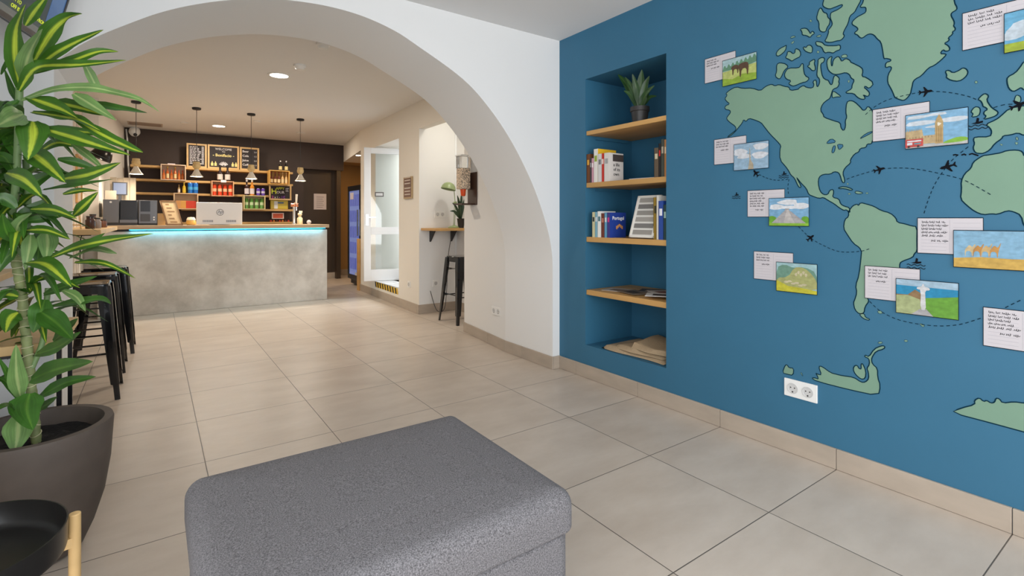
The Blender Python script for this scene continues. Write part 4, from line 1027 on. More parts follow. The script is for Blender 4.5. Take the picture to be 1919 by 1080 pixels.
# ================================================================= bar stools
def stool_proto(loc, label, group):
    t = thing('bar_stool', loc, label, 'bar stool', group)
    F, Sx, H = .205, .148, .76
    m_ = rbox(-Sx, Sx, -Sx, Sx, H-.022, H, .035, .008, .002, -.004)
    m_.build('seat', m_blkgloss, t, smooth=True, local=True)
    ap = MB()
    for i in range(4):
        M = Matrix.Rotation(i*math.pi/2, 4, 'Z'); ap.box(-Sx+.02, Sx-.02, Sx-.006, Sx, H-.065, H-.018, M)
    ap.build('apron', m_blkgloss, t, local=True)
    for sx in (-1, 1):
        for sy in (-1, 1):
            a = V((sx*(Sx-.006), sy*(Sx-.006), H-.015)); b = V((sx*F, sy*F, .0))
            lg = MB(); prof = [(0, .036), (.12, .040), (.86, .025), (.87, .017), (1, .016)]
            rings = []
            for q, hw in prof:
                c_ = a.lerp(b, q); k = []
                # folded sheet channel: outer corner + two wings
                for (dx, dy) in ((1, -.1), (1, .55), (.55, 1), (-.1, 1), (-.85, .98), (-.85, .80), (-.05, .72), (.35, .35), (.72, -.05), (.80, -.85), (.98, -.85)):
                    k.append(V((c_.x+sx*dx*hw-sx*hw*.6, c_.y+sy*dy*hw-sy*hw*.6, c_.z)))
                rings.append(k)
            n = 11; vs = [p for r in rings for p in r]
            fs = [(j*n+i, j*n+(i+1) % n, (j+1)*n+(i+1) % n, (j+1)*n+i) for j in range(len(rings)-1) for i in range(n)]
            fs += [tuple(range(n)), tuple((len(rings)-1)*n+i for i in range(n))]
            lg.add(vs, fs); lg.build('leg', m_blkgloss, t, local=True, smooth=True)
    for zz, nm in ((.30, 'footrest'), (.60, 'stretcher')):
        q = 1-zz/H; r = (Sx-.02)+(F-Sx)*q
        for i in range(4):
            if nm == 'stretcher' and False: continue
            a = i*math.pi/2; c_, s_ = math.cos(a), math.sin(a)
            z2 = zz+(.02 if i % 2 else 0)
            MB().cyl((c_*-r-s_*r, s_*-r+c_*r, z2), (c_*r-s_*r, s_*r+c_*r, z2), .007 if nm == 'footrest' else .005, n=8).build(nm, m_blkgloss, t, local=True, smooth=True)
    return t
s0 = stool_proto((-.388, 4.43, 0), 'glossy black bar stool nearest the camera in the row by the left wall', 'black metal bar stools by the left ledge')
dup(s0, (-.385, 5.13, 0), 0, 'glossy black metal bar stool in the middle of the row by the left wall')
dup(s0, (-.345, 5.80, 0), 0, 'glossy black metal bar stool closest to the concrete counter on the left')
x = dup(s0, (2.955, 5.18, 0), .05, 'dark metal bar stool under the small wall table by the arch')
x['group'] = 'black metal bar stools'

# ================================================================= ledge along the left wall
lg_ = thing('wall_ledge', (LX, 6.4, 1.06), 'bar height pine ledge fixed along the boarded left wall', 'ledge table')
MB().box(LX+.006, -.345, 5.26, 7.55, 1.06, 1.102).build('top', m_wood2, lg_, bevel=.003)
for y in (5.45, 6.5, 7.4):
    MB().tube([(LX+.01, y, .72), (LX+.02, y, .98), (LX+.04, y, 1.03), (LX+.07, y, 1.055), (-.42, y, 1.055)], .006, 8).build('bracket', m_blk, lg_, smooth=True)
# jars and easel on the ledge
JR = ((-.45, 5.75, .035, .10, 'small dark jar on the pine ledge nearest the camera', (74, 52, 48)), (-.42, 6.0, .03, .085, 'round glass jar on the pine ledge with a dark lid', (150, 140, 136)),
      (-.47, 6.25, .032, .12, 'tall narrow jar on the pine ledge', (96, 70, 66)), (-.41, 6.55, .03, .07, 'short brown cup on the pine ledge nearest the counter', (110, 74, 60)))
for x, y, r, h, lb, c_ in JR:
    t = thing('jar', (x, y, 1.102), lb, 'jar', 'jars on the pine ledge')
    MB().lathe([(r*.9, 0), (r, .006), (r, h*.75), (r*.75, h*.85), (r*.75, h)], (x, y, 1.102), 18).build('body', flat(*c_, rough=.2), t, smooth=True)
    MB().cyl((x, y, 1.102+h), (x, y, 1.102+h+.012), r*.8).build('lid', m_blkmatte, t)
et = thing('wooden_frame_stand', (-.55, 5.62, 1.102), 'small pale wooden easel frame standing on the pine ledge', 'easel')
m_ = MB(); a = V((-.60, 5.6, 1.104)); b = V((-.50, 5.62, 1.104)); c_ = V((-.585, 5.66, 1.27)); d_ = V((-.52, 5.67, 1.27))
for p, q in ((a, c_), (b, d_), (c_, d_), (a.lerp(c_, .2), b.lerp(d_, .2))): m_.cyl(p, q, .006, n=6)
m_.build('frame', m_wood2, et)
# framed pictures hung on the boards
for i, (y, z, w_, h, lb, c_) in enumerate(((5.2, 1.62, .34, .46, 'wooden framed print on the boarded wall, nearest the arch', (206, 186, 160)), (6.15, 1.50, .36, .55, 'wooden framed print in the middle of the boarded wall', (214, 196, 168)), (7.25, 1.62, .40, .48, 'wooden framed print on the boarded wall near the counter', (196, 174, 150)))):
    t = thing('picture_frame', (LX+.01, y, z-h/2), lb, 'picture frame', 'framed prints on the boarded wall')
    MB().box(LX+.009, LX+.016, y-w_/2, y+w_/2, z-h/2, z+h/2).build('print', mat('print_%d' % i, srgb(*c_), .6, noise=(9, .35, (1, 1, 1))), t)
    f = MB()
    for y0, y1, z0, z1 in ((y-w_/2-.015, y-w_/2, z-h/2-.015, z+h/2+.015), (y+w_/2, y+w_/2+.015, z-h/2-.015, z+h/2+.015), (y-w_/2, y+w_/2, z-h/2-.015, z-h/2), (y-w_/2, y+w_/2, z+h/2, z+h/2+.015)): f.box(LX+.009, LX+.028, y0, y1, z0, z1)
    f.build('frame', m_wood, t)
# black wall spotlight
t = thing('wall_lamp', (LX+.02, 6.6, 1.75), 'black dome wall lamp hanging over the pine ledge', 'lamp')
c_ = atD(190, 292, 5.0)
M = Matrix.Rotation(math.radians(200), 4, 'Y') @ Matrix.Rotation(0.2, 4, 'X')
MB().lathe([(.02, .075), (.05, .07), (.075, .045), (.09, .0), (.092, -.035), (.088, -.035), (.085, 0), (.07, .04), (.02, .065)], c_, 28, Matrix.Rotation(math.radians(25), 4, 'Y')).build('shade', mat('bronze_black', (.03, .026, .022), .25, .7), t, smooth=True)
MB().tube([c_+V((.0, 0, .07)), c_+V((-.05, 0, .13)), V((LX+.01, c_.y, c_.z+.12))], .008).build('arm', m_blk, t, smooth=True)
MB().sphere(c_+V((0.01, 0, -.01)), .028).build('bulb', mat('warm_bulb', (1, .9, .7), .4, emit=(1, .8, .5), es=6), t)
spot_light('wall_lamp_light', c_+V((.0, -.0, -.05)), 2.2).rotation_euler = (0, math.radians(25), 0)

# ================================================================= bar counter
CY = 7.735; cx0, cx1 = -.54, 2.105
def conc():
    m = bpy.data.materials.new('polished_concrete'); m.use_nodes = True; nt = m.node_tree; L = nt.links; b = nt.nodes['Principled BSDF']; b.inputs['Roughness'].default_value = .6
    tc = nt.nodes.new('ShaderNodeTexCoord')
    n1 = nt.nodes.new('ShaderNodeTexNoise'); n1.inputs['Scale'].default_value = 1.6; n1.inputs['Detail'].default_value = 9; n1.inputs['Roughness'].default_value = .68
    n2 = nt.nodes.new('ShaderNodeTexNoise'); n2.inputs['Scale'].default_value = 5; n2.inputs['Detail'].default_value = 7; n2.inputs['Distortion'].default_value = .6
    L.new(tc.outputs['Object'], n1.inputs[0]); L.new(tc.outputs['Object'], n2.inputs[0])
    cr = nt.nodes.new('ShaderNodeValToRGB'); L.new(n1.outputs[0], cr.inputs[0])
    cr.color_ramp.elements[0].position = .33; cr.color_ramp.elements[0].color = (.42, .385, .335, 1)
    cr.color_ramp.elements[1].position = .62; cr.color_ramp.elements[1].color = (.66, .63, .58, 1)
    mx = nt.nodes.new('ShaderNodeMix'); mx.data_type = 'RGBA'; mx.blend_type = 'MULTIPLY'; mx.inputs[0].default_value = .28
    cr2 = nt.nodes.new('ShaderNodeValToRGB'); L.new(n2.outputs[0], cr2.inputs[0]); cr2.color_ramp.elements[0].position = .35; cr2.color_ramp.elements[0].color = (.55, .54, .52, 1); cr2.color_ramp.elements[1].position = .6
    L.new(cr.outputs[0], mx.inputs[6]); L.new(cr2.outputs[0], mx.inputs[7]); L.new(mx.outputs[2], b.inputs['Base Color'])
    return m
m_conc = conc()
ct = thing('bar_counter', ((cx0+cx1)/2, CY+.3, 0), 'long bar counter with a stained concrete front and wooden top', 'bar counter')
MB().box(cx0, cx1, CY, CY+.10, 0, 1.035).box(cx1-.10, cx1, CY+.1, CY+.62, 0, 1.035).box(cx0+.07, cx0+.17, CY+.1, CY+.62, 0, 1.035).build('concrete_front', m_conc, ct, bevel=.006)
MB().box(cx0+.05, cx1+.018, CY-.045, CY+.66, 1.062, 1.110).build('counter_top', mat('weathered_bar_top', srgb(186, 160, 128), .5, noise=(7, .25, (.2, 1.5, 1))), ct, bevel=.004)
MB().box(cx0+.02, cx1-.01, CY+.03, CY+.6, 1.035, 1.062).build('sub_top', flat(60, 56, 52), ct)
MB().box(cx0+.30, cx1-.03, CY-.022, CY-.010, 1.050, 1.061).build('led_strip', mat('cyan_led', (.05, .5, .8), .4, emit=(.04, .45, .80), es=1.6), ct)
l = area('counter_led_glow', ((cx0+cx1)/2+.12, CY-.030, 1.052), (0, .5, -1), 2.25, .015, 3.6, (.12, .68, .95))
CT = 1.110
# coffee machines on the counter (left)
def cy_pt(u, v, y=CY+.08): return onY(u, v, y)
a = cy_pt(193, 374); b = cy_pt(258, 374); hgt = a.z-CT
t = thing('coffee_machine', ((a.x+b.x)/2, CY+.2, CT), 'dark grey capsule coffee machine with an open dispensing bay on the counter', 'coffee machine', 'appliances at the left of the counter')
ax, bx_ = a.x, b.x; wdt = bx_-ax; yf = CY+.06
m_dk = mat('dark_grey_plastic', (.055, .055, .06), .4)
m_dk2 = mat('mid_grey_metal', (.13, .13, .135), .35, .5)
MB().box(ax, ax+wdt*.46, yf, yf+.35, CT+.03, CT+hgt).box(ax+wdt*.46, bx_, yf+.17, yf+.35, CT+.03, CT+hgt).build('body', m_dk2, t, bevel=.006)
MB().box(ax+.005, bx_-.003, yf+.005, yf+.34, CT, CT+.03).build('plinth', m_blkmatte, t)
MB().box(ax+wdt*.49, bx_-.01, yf+.03, yf+.168, CT+.075, CT+hgt-.004).build('dispensing_bay', m_blk, t)
MB().box(ax+wdt*.47, bx_, yf, yf+.168, CT+.03, CT+.072).build('drip_tray', m_dk2, t, bevel=.003)
MB().cyl((ax+wdt*.22, yf-.003, CT+hgt-.03), (ax+wdt*.22, yf+.002, CT+hgt-.03), .012, n=14).build('badge', m_plast, t)
a = cy_pt(259, 374); b = cy_pt(295, 374); ax, bx_ = a.x, b.x; wdt = bx_-ax
t = thing('coffee_machine', ((a.x+b.x)/2, CY+.2, CT), 'black and grey coffee grinder machine beside the leaning wooden sign', 'coffee machine', 'appliances at the left of the counter')
MB().box(ax, bx_, yf+.04, yf+.36, CT+.02, CT+hgt).build('body', m_dk2, t, bevel=.006)
MB().box(ax+wdt*.12, ax+wdt*.62, yf+.03, yf+.041, CT+hgt*.55, CT+hgt*.97).build('display', m_blk, t)
MB().box(ax+wdt*.12, ax+wdt*.62, yf+.02, yf+.041, CT+.05, CT+hgt*.45).build('front_panel', m_dk, t, bevel=.003)
MB().box(ax, bx_, yf+.045, yf+.35, CT, CT+.02).build('plinth', m_blkmatte, t)
for zz in (.07, .10): MB().cyl((ax+wdt*.82, yf+.036, CT+zz), (ax+wdt*.82, yf+.041, CT+zz), .009, n=12).build('button', m_plast, t)
# white box left of machines + card + tablet
a = cy_pt(184, 408); o = MB().box(a.x, a.x+.06, CY+.10, CY+.25, CT, CT+.10).build('carton', flat(226, 216, 196), bevel=.002); tag(o, 'narrow white carton at the left end of the counter', 'carton')
bd = thing('wood_panel', (-.40, CY+.53, CT), 'grey weathered board panel standing behind the coffee machines', 'panel')
a = onY(206, 332, CY+.52); b = onY(255, 332, CY+.52)
f = MB(); w4 = (b.x-a.x)/4
for k in range(4): f.box(a.x+w4*k+.0015, a.x+w4*(k+1)-.0015, CY+.52, CY+.54, CT, a.z-(.006 if k == 1 else 0))
f.build('boards', mat('grey_boards', srgb(196, 180, 158), .8, noise=(12, .3, (1, 1, .2))), bd)
a = onY(210, 341, CY+.45); b = onY(239, 366, CY+.45)
t = thing('tablet', ((a.x+b.x)/2, CY+.45, CT), 'tablet screen on a stand above the coffee machines', 'tablet')
MB().box(a.x, b.x, CY+.45, CY+.462, b.z, a.z).build('casing', m_dk, t, bevel=.003)
MB().box(a.x+.015, b.x-.015, CY+.447, CY+.450, b.z+.012, a.z-.012).build('screen', mat('tablet_screen', (.08, .09, .11), .3, emit=srgb(160, 174, 208), es=.6), t)
MB().box((a.x+b.x)/2-.016, (a.x+b.x)/2+.016, CY+.455, CY+.48, CT, b.z+.03).build('stand', m_dk, t)
a = onY(197, 357, CY+.24); b = onY(218, 374, CY+.24)
o = MB().box(a.x, b.x, CY+.24, CY+.245, b.z, a.z).build('paper_card', flat(218, 206, 184)); tag(o, 'small beige card standing on top of the left coffee machine', 'card')
# leaning wooden sign
p0 = onY(312, 420, CY+.03); p1 = onY(343, 420, CY+.03)
t = thing('wooden_sign', ((p0.x+p1.x)/2, CY+.03, CT), 'tilted wooden framed menu sign leaning on the counter', 'sign')
Rv = V((p1.x-p0.x, 0, 0)); Rl = Rv.length; Rn = Rv.normalized(); tl = onY(299, 376, CY+.16); Up = V((tl.x-p0.x, CY+.16-CY-.03, tl.z-CT-.003)); Ul = Up.length; Un = Up.normalized(); Nn2 = Rn.cross(Un)
Q0 = V((p0.x, CY+.03, CT+.003))
def qbox(mb, a0, a1, b0, b1, c0, c1):
    mb.add([Q0+Rn*a+Un*b+Nn2*c for c in (c0, c1) for b in (b0, b1) for a in (a0, a1)], [(0, 2, 3, 1), (4, 5, 7, 6), (0, 1, 5, 4), (2, 6, 7, 3), (0, 4, 6, 2), (1, 3, 7, 5)])
m_ = MB(); qbox(m_, 0, Rl, 0, Ul, -.02, 0); m_.build('panel', flat(206, 180, 140), t)
m_ = MB()
for r_ in ((0, .016, 0, Ul), (Rl-.016, Rl, 0, Ul), (0, Rl, 0, .014), (0, Rl, Ul-.014, Ul)): qbox(m_, *r_, 0, .008)
m_.build('frame', flat(120, 88, 58), t)
for k in range(6):
    m_ = MB(); qbox(m_, .05, Rl-.05-.02*(k % 3), .035+k*Ul/7, .035+k*Ul/7+.016, 0, .002); m_.build('text_line', flat(150, 118, 84), t)
# wooden wedge items left of sign, pastry box right of sign
a = onY(297, 402, CY+.2); b = onY(310, 420, CY+.2); o = MB().box(a.x-.01, b.x, CY+.2, CY+.34, CT, CT+.15).build('wooden_box', m_wood2, bevel=.003); tag(o, 'small wooden box behind the leaning menu sign', 'box')
a = onY(349, 408, CY+.10); b = onY(368, 420, CY+.10)
t = thing('snack_jar', ((a.x+b.x)/2, CY+.16, CT), 'low glass jar of yellow snacks left of the white computer', 'jar')
rj = (b.x-a.x)/2
MB().lathe([(rj*.8, 0), (rj, .01), (rj, .05), (rj*.85, .06)], ((a.x+b.x)/2, CY+.16, CT), 20).build('bowl', flat(214, 170, 90, .2), t, smooth=True)
MB().lathe([(rj*.9, .06), (rj*.95, .07), (rj*.7, .10), (.0001, .105)], ((a.x+b.x)/2, CY+.16, CT), 20).build('lid', flat(228, 220, 196, .2), t, smooth=True)
# white all in one computer seen from behind
a = onY(368, 379, CY+.06); b = onY(454, 420, CY+.06)
t = thing('computer', ((a.x+b.x)/2, CY+.1, CT), 'white computer seen from behind with a round logo and two vents', 'computer')
MB().box(a.x, b.x, CY+.06, CY+.09, CT+.004, a.z).build('back_panel', mat('computer_white', (.72, .70, .68), .35), t, bevel=.006)
c_ = onY(412.5, 398, CY+.06)
lgm = mat('logo_grey', (.12, .11, .11), .3, .5)
rng = MB(); rng.tube([(c_.x+.040*math.cos(a_), CY+.0585, c_.z+.040*math.sin(a_)) for a_ in [k*math.pi/16 for k in range(33)]], .0028, 6); rng.build('logo_ring', lgm, t)
text('hp', .062, lgm, (c_.x, CY+.058, c_.z-.014), (1, 0, 0), (0, 0, 1), t, 'logo', align='CENTER', shear=.35, bold=.001)
for u0, u1 in ((380, 400), (424, 443)):
    p, q = onY(u0, 412.5, CY+.06), onY(u1, 416.5, CY+.06); v_ = MB()
    for k in range(8):
        xx = p.x+(q.x-p.x)*k/8; v_.box(xx, xx+(q.x-p.x)/12, CY+.0585, CY+.0605, q.z, p.z)
    v_.build('vent', lgm, t)
MB().box(a.x+.15, b.x-.15, CY+.09, CY+.26, CT, CT+.012).build('foot', m_plast, t)
# beer tap
p = onY(551, 420, CY+.22)
t = thing('beer_tap', (p.x, CY+.22, CT), 'chrome beer tap column with a copper collar and pale handle', 'beer tap')
MB().lathe([(.035, 0), (.035, .008), (.018, .02), (.016, .25), (.02, .26)], (p.x, CY+.22, CT), 20).build('column', m_chrome, t, smooth=True)
MB().cyl((p.x-.045, CY+.22, CT+.285), (p.x+.055, CY+.22, CT+.285), .026, n=20).sphere((p.x+.02, CY+.20, CT+.29), .036).build('collar', mat('copper', (.62, .28, .18), .25, .9), t, smooth=True)
MB().cyl((p.x+.018, CY+.16, CT+.30), (p.x+.022, CY+.15, CT+.44), .011, .016, 14).build('handle', flat(222, 212, 196), t, smooth=True)
MB().tube([(p.x+.01, CY+.2, CT+.27), (p.x+.01, CY+.13, CT+.25), (p.x+.01, CY+.12, CT+.2)], .009).build('spout', m_chrome, t, smooth=True)
p = onY(562, 420, CY+.25)
t = thing('pump_bottle', (p.x, CY+.25, CT), 'cream pump bottle standing beside the beer tap', 'bottle')
MB().lathe([(.038, 0), (.040, .01), (.038, .09), (.022, .11), (.018, .13), (.030, .135), (.030, .16), (.014, .17)], (p.x, CY+.25, CT), 20).build('body', flat(232, 218, 176, .3), t, smooth=True)
MB().box(p.x-.012, p.x+.035, CY+.242, CY+.258, CT+.17, CT+.20).build('pump', flat(238, 230, 205), t, bevel=.003)
p = onY(579, 415, CY+.3); t = thing('glass_ornament', (p.x, CY+.3, CT), 'small round glass ornament near the right end of the counter', 'ornament')
MB().sphere((p.x, CY+.3, CT+.033), .033, 20).build('ball', mat('frosted_glass', (.85, .82, .85), .15, trans=.5), t, smooth=True)
MB().cyl((p.x, CY+.3, CT), (p.x, CY+.3, CT+.006), .02).build('base', m_plast, t)

# ================================================================= back wall shelves, crates and stock
SY0, SY1 = 10.0, 10.25
def sh(u0, u1, zc, label, th=.036):
    x0, x1 = onY(u0, 400, SY0).x, onY(u1, 400, SY0).x
    o = MB().box(x0, x1, SY0, SY1-.001, zc-th/2, zc+th/2).build('back_shelf', mat('bar_shelf_wood', srgb(206, 166, 104), .5, noise=(6, .15, (.2, 1, 1))), bevel=.002)
    tag(o, label, 'shelf', 'wooden shelves behind the bar'); return zc+th/2
zS1 = sh(244, 549, 2.035, 'topmost long wooden shelf behind the bar, holding the chalkboards')
zS2 = sh(255, 549, 1.815, 'second long wooden shelf from the top behind the bar')
zS3 = sh(255, 545, 1.600, 'third wooden shelf from the top behind the bar')
zS4 = sh(340, 549, 1.350, 'fourth wooden shelf from the top behind the bar')
zS5 = sh(340, 549, 1.120, 'lowest wooden shelf behind the bar')
def yx(u, v, y=SY0): return onY(u, v, y)
# back shelf end caps: chalkboards standing on top shelf
def chalk(u0, u1, vt, zb, label, y=SY0+.06, col=(52, 48, 50)):
    a = yx(u0, vt, y); b = yx(u1, vt, y); zt = a.z
    t = thing('chalkboard', ((a.x+b.x)/2, y, zb), label, 'chalkboard', 'chalkboards behind the bar')
    MB().box(a.x, b.x, y, y+.012, zb, zt).build('board', mat('slate_%d_%d_%d' % col, srgb(*col), .8), t)
    f = MB(); w_ = .028
    f.box(a.x, a.x+w_, y-.012, y, zb, zt).box(b.x-w_, b.x, y-.012, y, zb, zt).box(a.x+w_, b.x-w_, y-.012, y, zb, zb+w_).box(a.x+w_, b.x-w_, y-.012, y, zt-w_, zt)
    f.build('frame', m_wood2, t, bevel=.002)
    return t, a.x, b.x, zb, zt, y
wh = flat(226, 224, 226); yl = flat(232, 216, 140)
t, x0, x1, z0, z1, y = chalk(349.5, 387.5, 268, zS1, 'tall chalkboard menu with a long price list, left of the three')
n_ = MB(); pr_ = MB(); rnd = random.Random(3)
for k in range(12):
    zz = z1-.06-k*(z1-z0-.1)/12; xx = x0+.045; e_ = x0+(x1-x0)*rnd.uniform(.45, .72)
    while xx < e_:
        wl = rnd.uniform(.02, .045); n_.box(xx, xx+wl, y-.002, y, zz, zz+.011); xx += wl+.008
    pr_.box(x1-.075, x1-.042, y-.002, y, zz, zz+.012)
n_.build('chalk_lines', wh, t); pr_.build('prices', wh, t)
t, x0, x1, z0, z1, y = chalk(389, 448, 270.5, zS1, 'wide welcome chalkboard in the middle of the three')
xc = (x0+x1)/2; R_, U_ = (1, 0, 0), (0, 0, 1)
text('WELCOME', .052, wh, (xc, y-.002, z1-.085), R_, U_, t, align='CENTER'); text('TO', .036, wh, (xc, y-.002, z1-.125), R_, U_, t, align='CENTER')
text('- Bonifacio -', .066, yl, (xc, y-.002, z1-.195), R_, U_, t, align='CENTER', bold=.0015)
g = MB()
for k in range(7):
    a_ = math.radians(30+k*20); g.box(-.006, .006, -.001, 0, 0, .075, Matrix.Translation((xc, y-.001, z0+.05)) @ Matrix.Rotation(math.pi/2-a_, 4, 'Y'))
g.build('chalk_flower', wh, t)
for dx in (-.17, -.12, .14, .19):
    MB().box(xc+dx-.018, xc+dx+.018, y-.002, y, z0+.05, z0+.10).box(xc+dx-.007, xc+dx+.007, y-.002, y, z0+.10, z0+.125).build('chalk_bottle', yl, t)
t, x0, x1, z0, z1, y = chalk(449.5, 485.5, 275.5, zS1, 'narrow chalkboard listing Beer and Coffee, right of the three')
for k, (a_, b_) in enumerate((('Beer', '2.0'), ('Cola', '1.5'), ('Juice', '2.0'), ('Coffee', '1.0'))):
    text(a_, .052, wh, (x0+.04, y-.002, z1-.09-k*.078), R_, U_, t, bold=.001); text(b_, .036, wh, (x1-.04, y-.002, z1-.09-k*.078), R_, U_, t, align='RIGHT')
# happy hour board hung in front of the shelves
zb = yx(504, 375, SY0-.02).z
t, x0, x1, z0, z1, y = chalk(504, 546, 345, zb, 'Happy Hour chalkboard hung on the shelf front at the right', SY0-.03)
ylg = flat(208, 218, 60)
text('H', .13, ylg, (x0+.035, y-.002, z1-.17), R_, U_, t, bold=.002); text('APPY', .062, ylg, (x0+.115, y-.002, z1-.095), R_, U_, t, bold=.0015)
text('OUR', .062, wh, (x0+.125, y-.002, z1-.165), R_, U_, t, bold=.0015)
text('2', .06, flat(190, 70, 160), (x0+.045, y-.002, z0+.035), R_, U_, t, bold=.0015); text('x 1', .05, wh, (x0+.09, y-.002, z0+.035), R_, U_, t); text('- 1€', .06, flat(150, 80, 190), (x0+.165, y-.002, z0+.035), R_, U_, t, bold=.0015)
g = MB(); g.box(x1-.10, x1-.045, y-.002, y, z1-.075, z1-.068).box(x1-.10, x1-.055, y-.002, y, z1-.10, z1-.093).box(x1-.10, x1-.05, y-.002, y, z1-.125, z1-.118)
g.build('chalk_lines', wh, t)

def crate(u0, u1, vt, vb, label, col=(198, 160, 112), y=SY0-.206, slat=True):
    a = yx(u0, vt, y); b = yx(u1, vt, y); zt = a.z; zb = yx(u0, vb, y).z
    t = thing('wooden_crate', ((a.x+b.x)/2, y, zb), label, 'crate', 'crates on the bar shelves')
    mm = mat('crate_%d_%d_%d' % col, srgb(*col), .6, noise=(10, .15, (.3, 1, 1)))
    th = .014; d = .204
    MB().box(a.x, b.x, y, y+d, zb, zb+th).build('bottom_board', mm, t); MB().box(a.x, b.x, y, y+d, zt-th, zt).build('top_board', mm, t)
    MB().box(a.x, a.x+th, y, y+d, zb+th, zt-th).build('side_board', mm, t); MB().box(b.x-th, b.x, y, y+d, zb+th, zt-th).build('side_board', mm, t)
    MB().box(a.x+th, b.x-th, y+d-.01, y+d, zb+th, zt-th).build('back_board', mm, t)
    return t, a.x+th, b.x-th, zb+th, zt-th, y
def bottle(x, y, z, h, r, glass, lab, cap, label, group, name='bottle', cat='bottle', neck=.32):
    t = thing(name, (x, y, z), label, cat, group)
    body = h*(1-neck)*.82
    MB().lathe([(r*.9, 0), (r, .004), (r, body), (r*.75, body+h*.06), (r*.36, body+h*.15), (r*.33, h*.94), (r*.38, h*.95)], (x, y, z), 16).build('glass_body', flat(*glass, rough=.12), t, smooth=True)
    MB().lathe([(r*1.02, body*.18), (r*1.02, body*.80)], (x, y, z), 16).build('paper_label', flat(*lab), t, smooth=True)
    MB().cyl((x, y, z+h*.87), (x, y, z+h), r*.42, n=12).build('cap', flat(*cap), t)
    return t
def can(x, y, z, h, r, col, band, label, group, cat='can'):
    t = thing('drink_can', (x, y, z), label, cat, group)
    MB().lathe([(r*.8, 0), (r, .006), (r, h-.01), (r*.85, h-.002)], (x, y, z), 16).build('can_body', flat(*col, rough=.25), t, smooth=True)
    MB().lathe([(r*1.01, h*.35), (r*1.01, h*.62)], (x, y, z), 16).build('printed_band', flat(*band), t, smooth=True)
    MB().lathe([(r*.84, h-.003), (r*.80, h), (.0001, h-.002)], (x, y, z), 16).build('lid', m_chrome, t, smooth=True)
    return t
# crate 1 (left, snack tubes)  px 301-348 , 306..337 on shelf 2
t, x0, x1, z0, z1, y = crate(301, 348.5, 307, 337, 'pale wooden crate of small sauce bottles, leftmost on the second shelf', (216, 190, 164))
for k in range(6):
    x = x0+.028+(x1-x0-.056)*k/5; tall = k in (1, 3)
    bottle(x, y+.07, z0, (z1-z0)*(.92 if tall else .68), .019, (196, 96, 40), (236, 214, 160) if tall else (200, 120, 60), (226, 196, 60) if tall else (190, 60, 40),
           ('tall amber sauce bottle with yellow cap, %s in the pale crate' % ('left one' if k == 1 else 'right one')) if tall else 'short orange sauce bottle in the pale crate, '+['at its left side','','between the two tall bottles','','right of the right tall bottle','at its right side'][k], 'sauce bottles in the pale crate', name='sauce_bottle', cat='bottle')
zt = z1+.014; a = yx(320, 305, y)
o = MB().box(a.x-.04, a.x+.06, y+.01, y+.10, zt, zt+.014).build('price_card', flat(228, 214, 220)); tag(o, 'small pinkish price card on top of the pale crate', 'card')
# bottles on crate 2 / shelf 2 : two dark wine bottles px 411,426 v 309..335
t, x0, x1, z0, z1, y = crate(396.5, 438.5, 338.5, 367.5, 'red-tinted crate of orange cans in the middle of the shelves', (222, 170, 130))
for k in range(4):
    can(x0+.034+(x1-x0-.068)*k/3, y+.07, z0, (z1-z0)*.82, .031, (206, 70, 36), (236, 190, 150), ['leftmost','second','third','rightmost'][k]+' of the four orange cans in the middle crate', 'orange cans in the middle crate')
for k, (u, s_) in enumerate(((412.5, 'left'), (426.5, 'right'))):
    a = yx(u, 335, y+.09); bottle(a.x, y+.09, z1+.014, .265, .042, (34, 16, 14), (206, 198, 190), (26, 14, 12), 'dark wine bottle with pale label on top of the middle crate, %s of the pair' % s_, 'wine bottles on the middle crate')
a = yx(419, 337, y); o = MB().box(a.x-.04, a.x+.04, y-.006, y-.001, z1-.01, z1+.03).build('price_card', flat(232, 230, 232)); tag(o, 'white price card clipped to the top of the middle crate', 'card')
# crate low-left  px 325-371, v 361..390 with pastries
zb = yx(340, 391, SY0-.06).z
t, x0, x1, z0, z1, y = crate(325.5, 371.5, 361.5, 392, 'wooden crate of snack packets behind the leaning menu sign', (222, 190, 150))
for k in range(4):
    x = x0+.05+(x1-x0-.10)*k/3
    o = MB().box(x-.04, x+.04, y+.05, y+.11, z0, z0+.125).build('snack_packet', flat(*[(206, 150, 90), (214, 160, 80), (206, 62, 40), (206, 62, 40)][k]), bevel=.008); tag(o, ['tan', 'golden', 'red', 'red'][k]+' snack packet in the left crate'+['','',' beside the golden one',' at its right side'][k], 'snack packet', 'snack packets in the left crate')
zt = z1+.014
for u, h, r, c1, c2, cp, lb in ((335.5, .14, .017, (196, 170, 120), (226, 214, 206), (190, 150, 90), 'small sauce bottle with a beige cap on the left crate'), (345, .185, .024, (206, 170, 50), (222, 190, 60), (214, 190, 90), 'yellow bottle on the left crate beside the blue cans')):
    a = yx(u, 360, y+.09); bottle(a.x, y+.09, zt, h, r, c1, c2, cp, lb, 'sauces on the left crate')
for u, s_ in ((356.5, 'left'), (366.5, 'right')):
    a = yx(u, 360, y+.09); can(a.x, y+.09, zt, .175, .036, (30, 106, 190), (80, 170, 220), 'tall blue can on top of the left crate, %s of the pair' % s_, 'blue cans on the left crate')
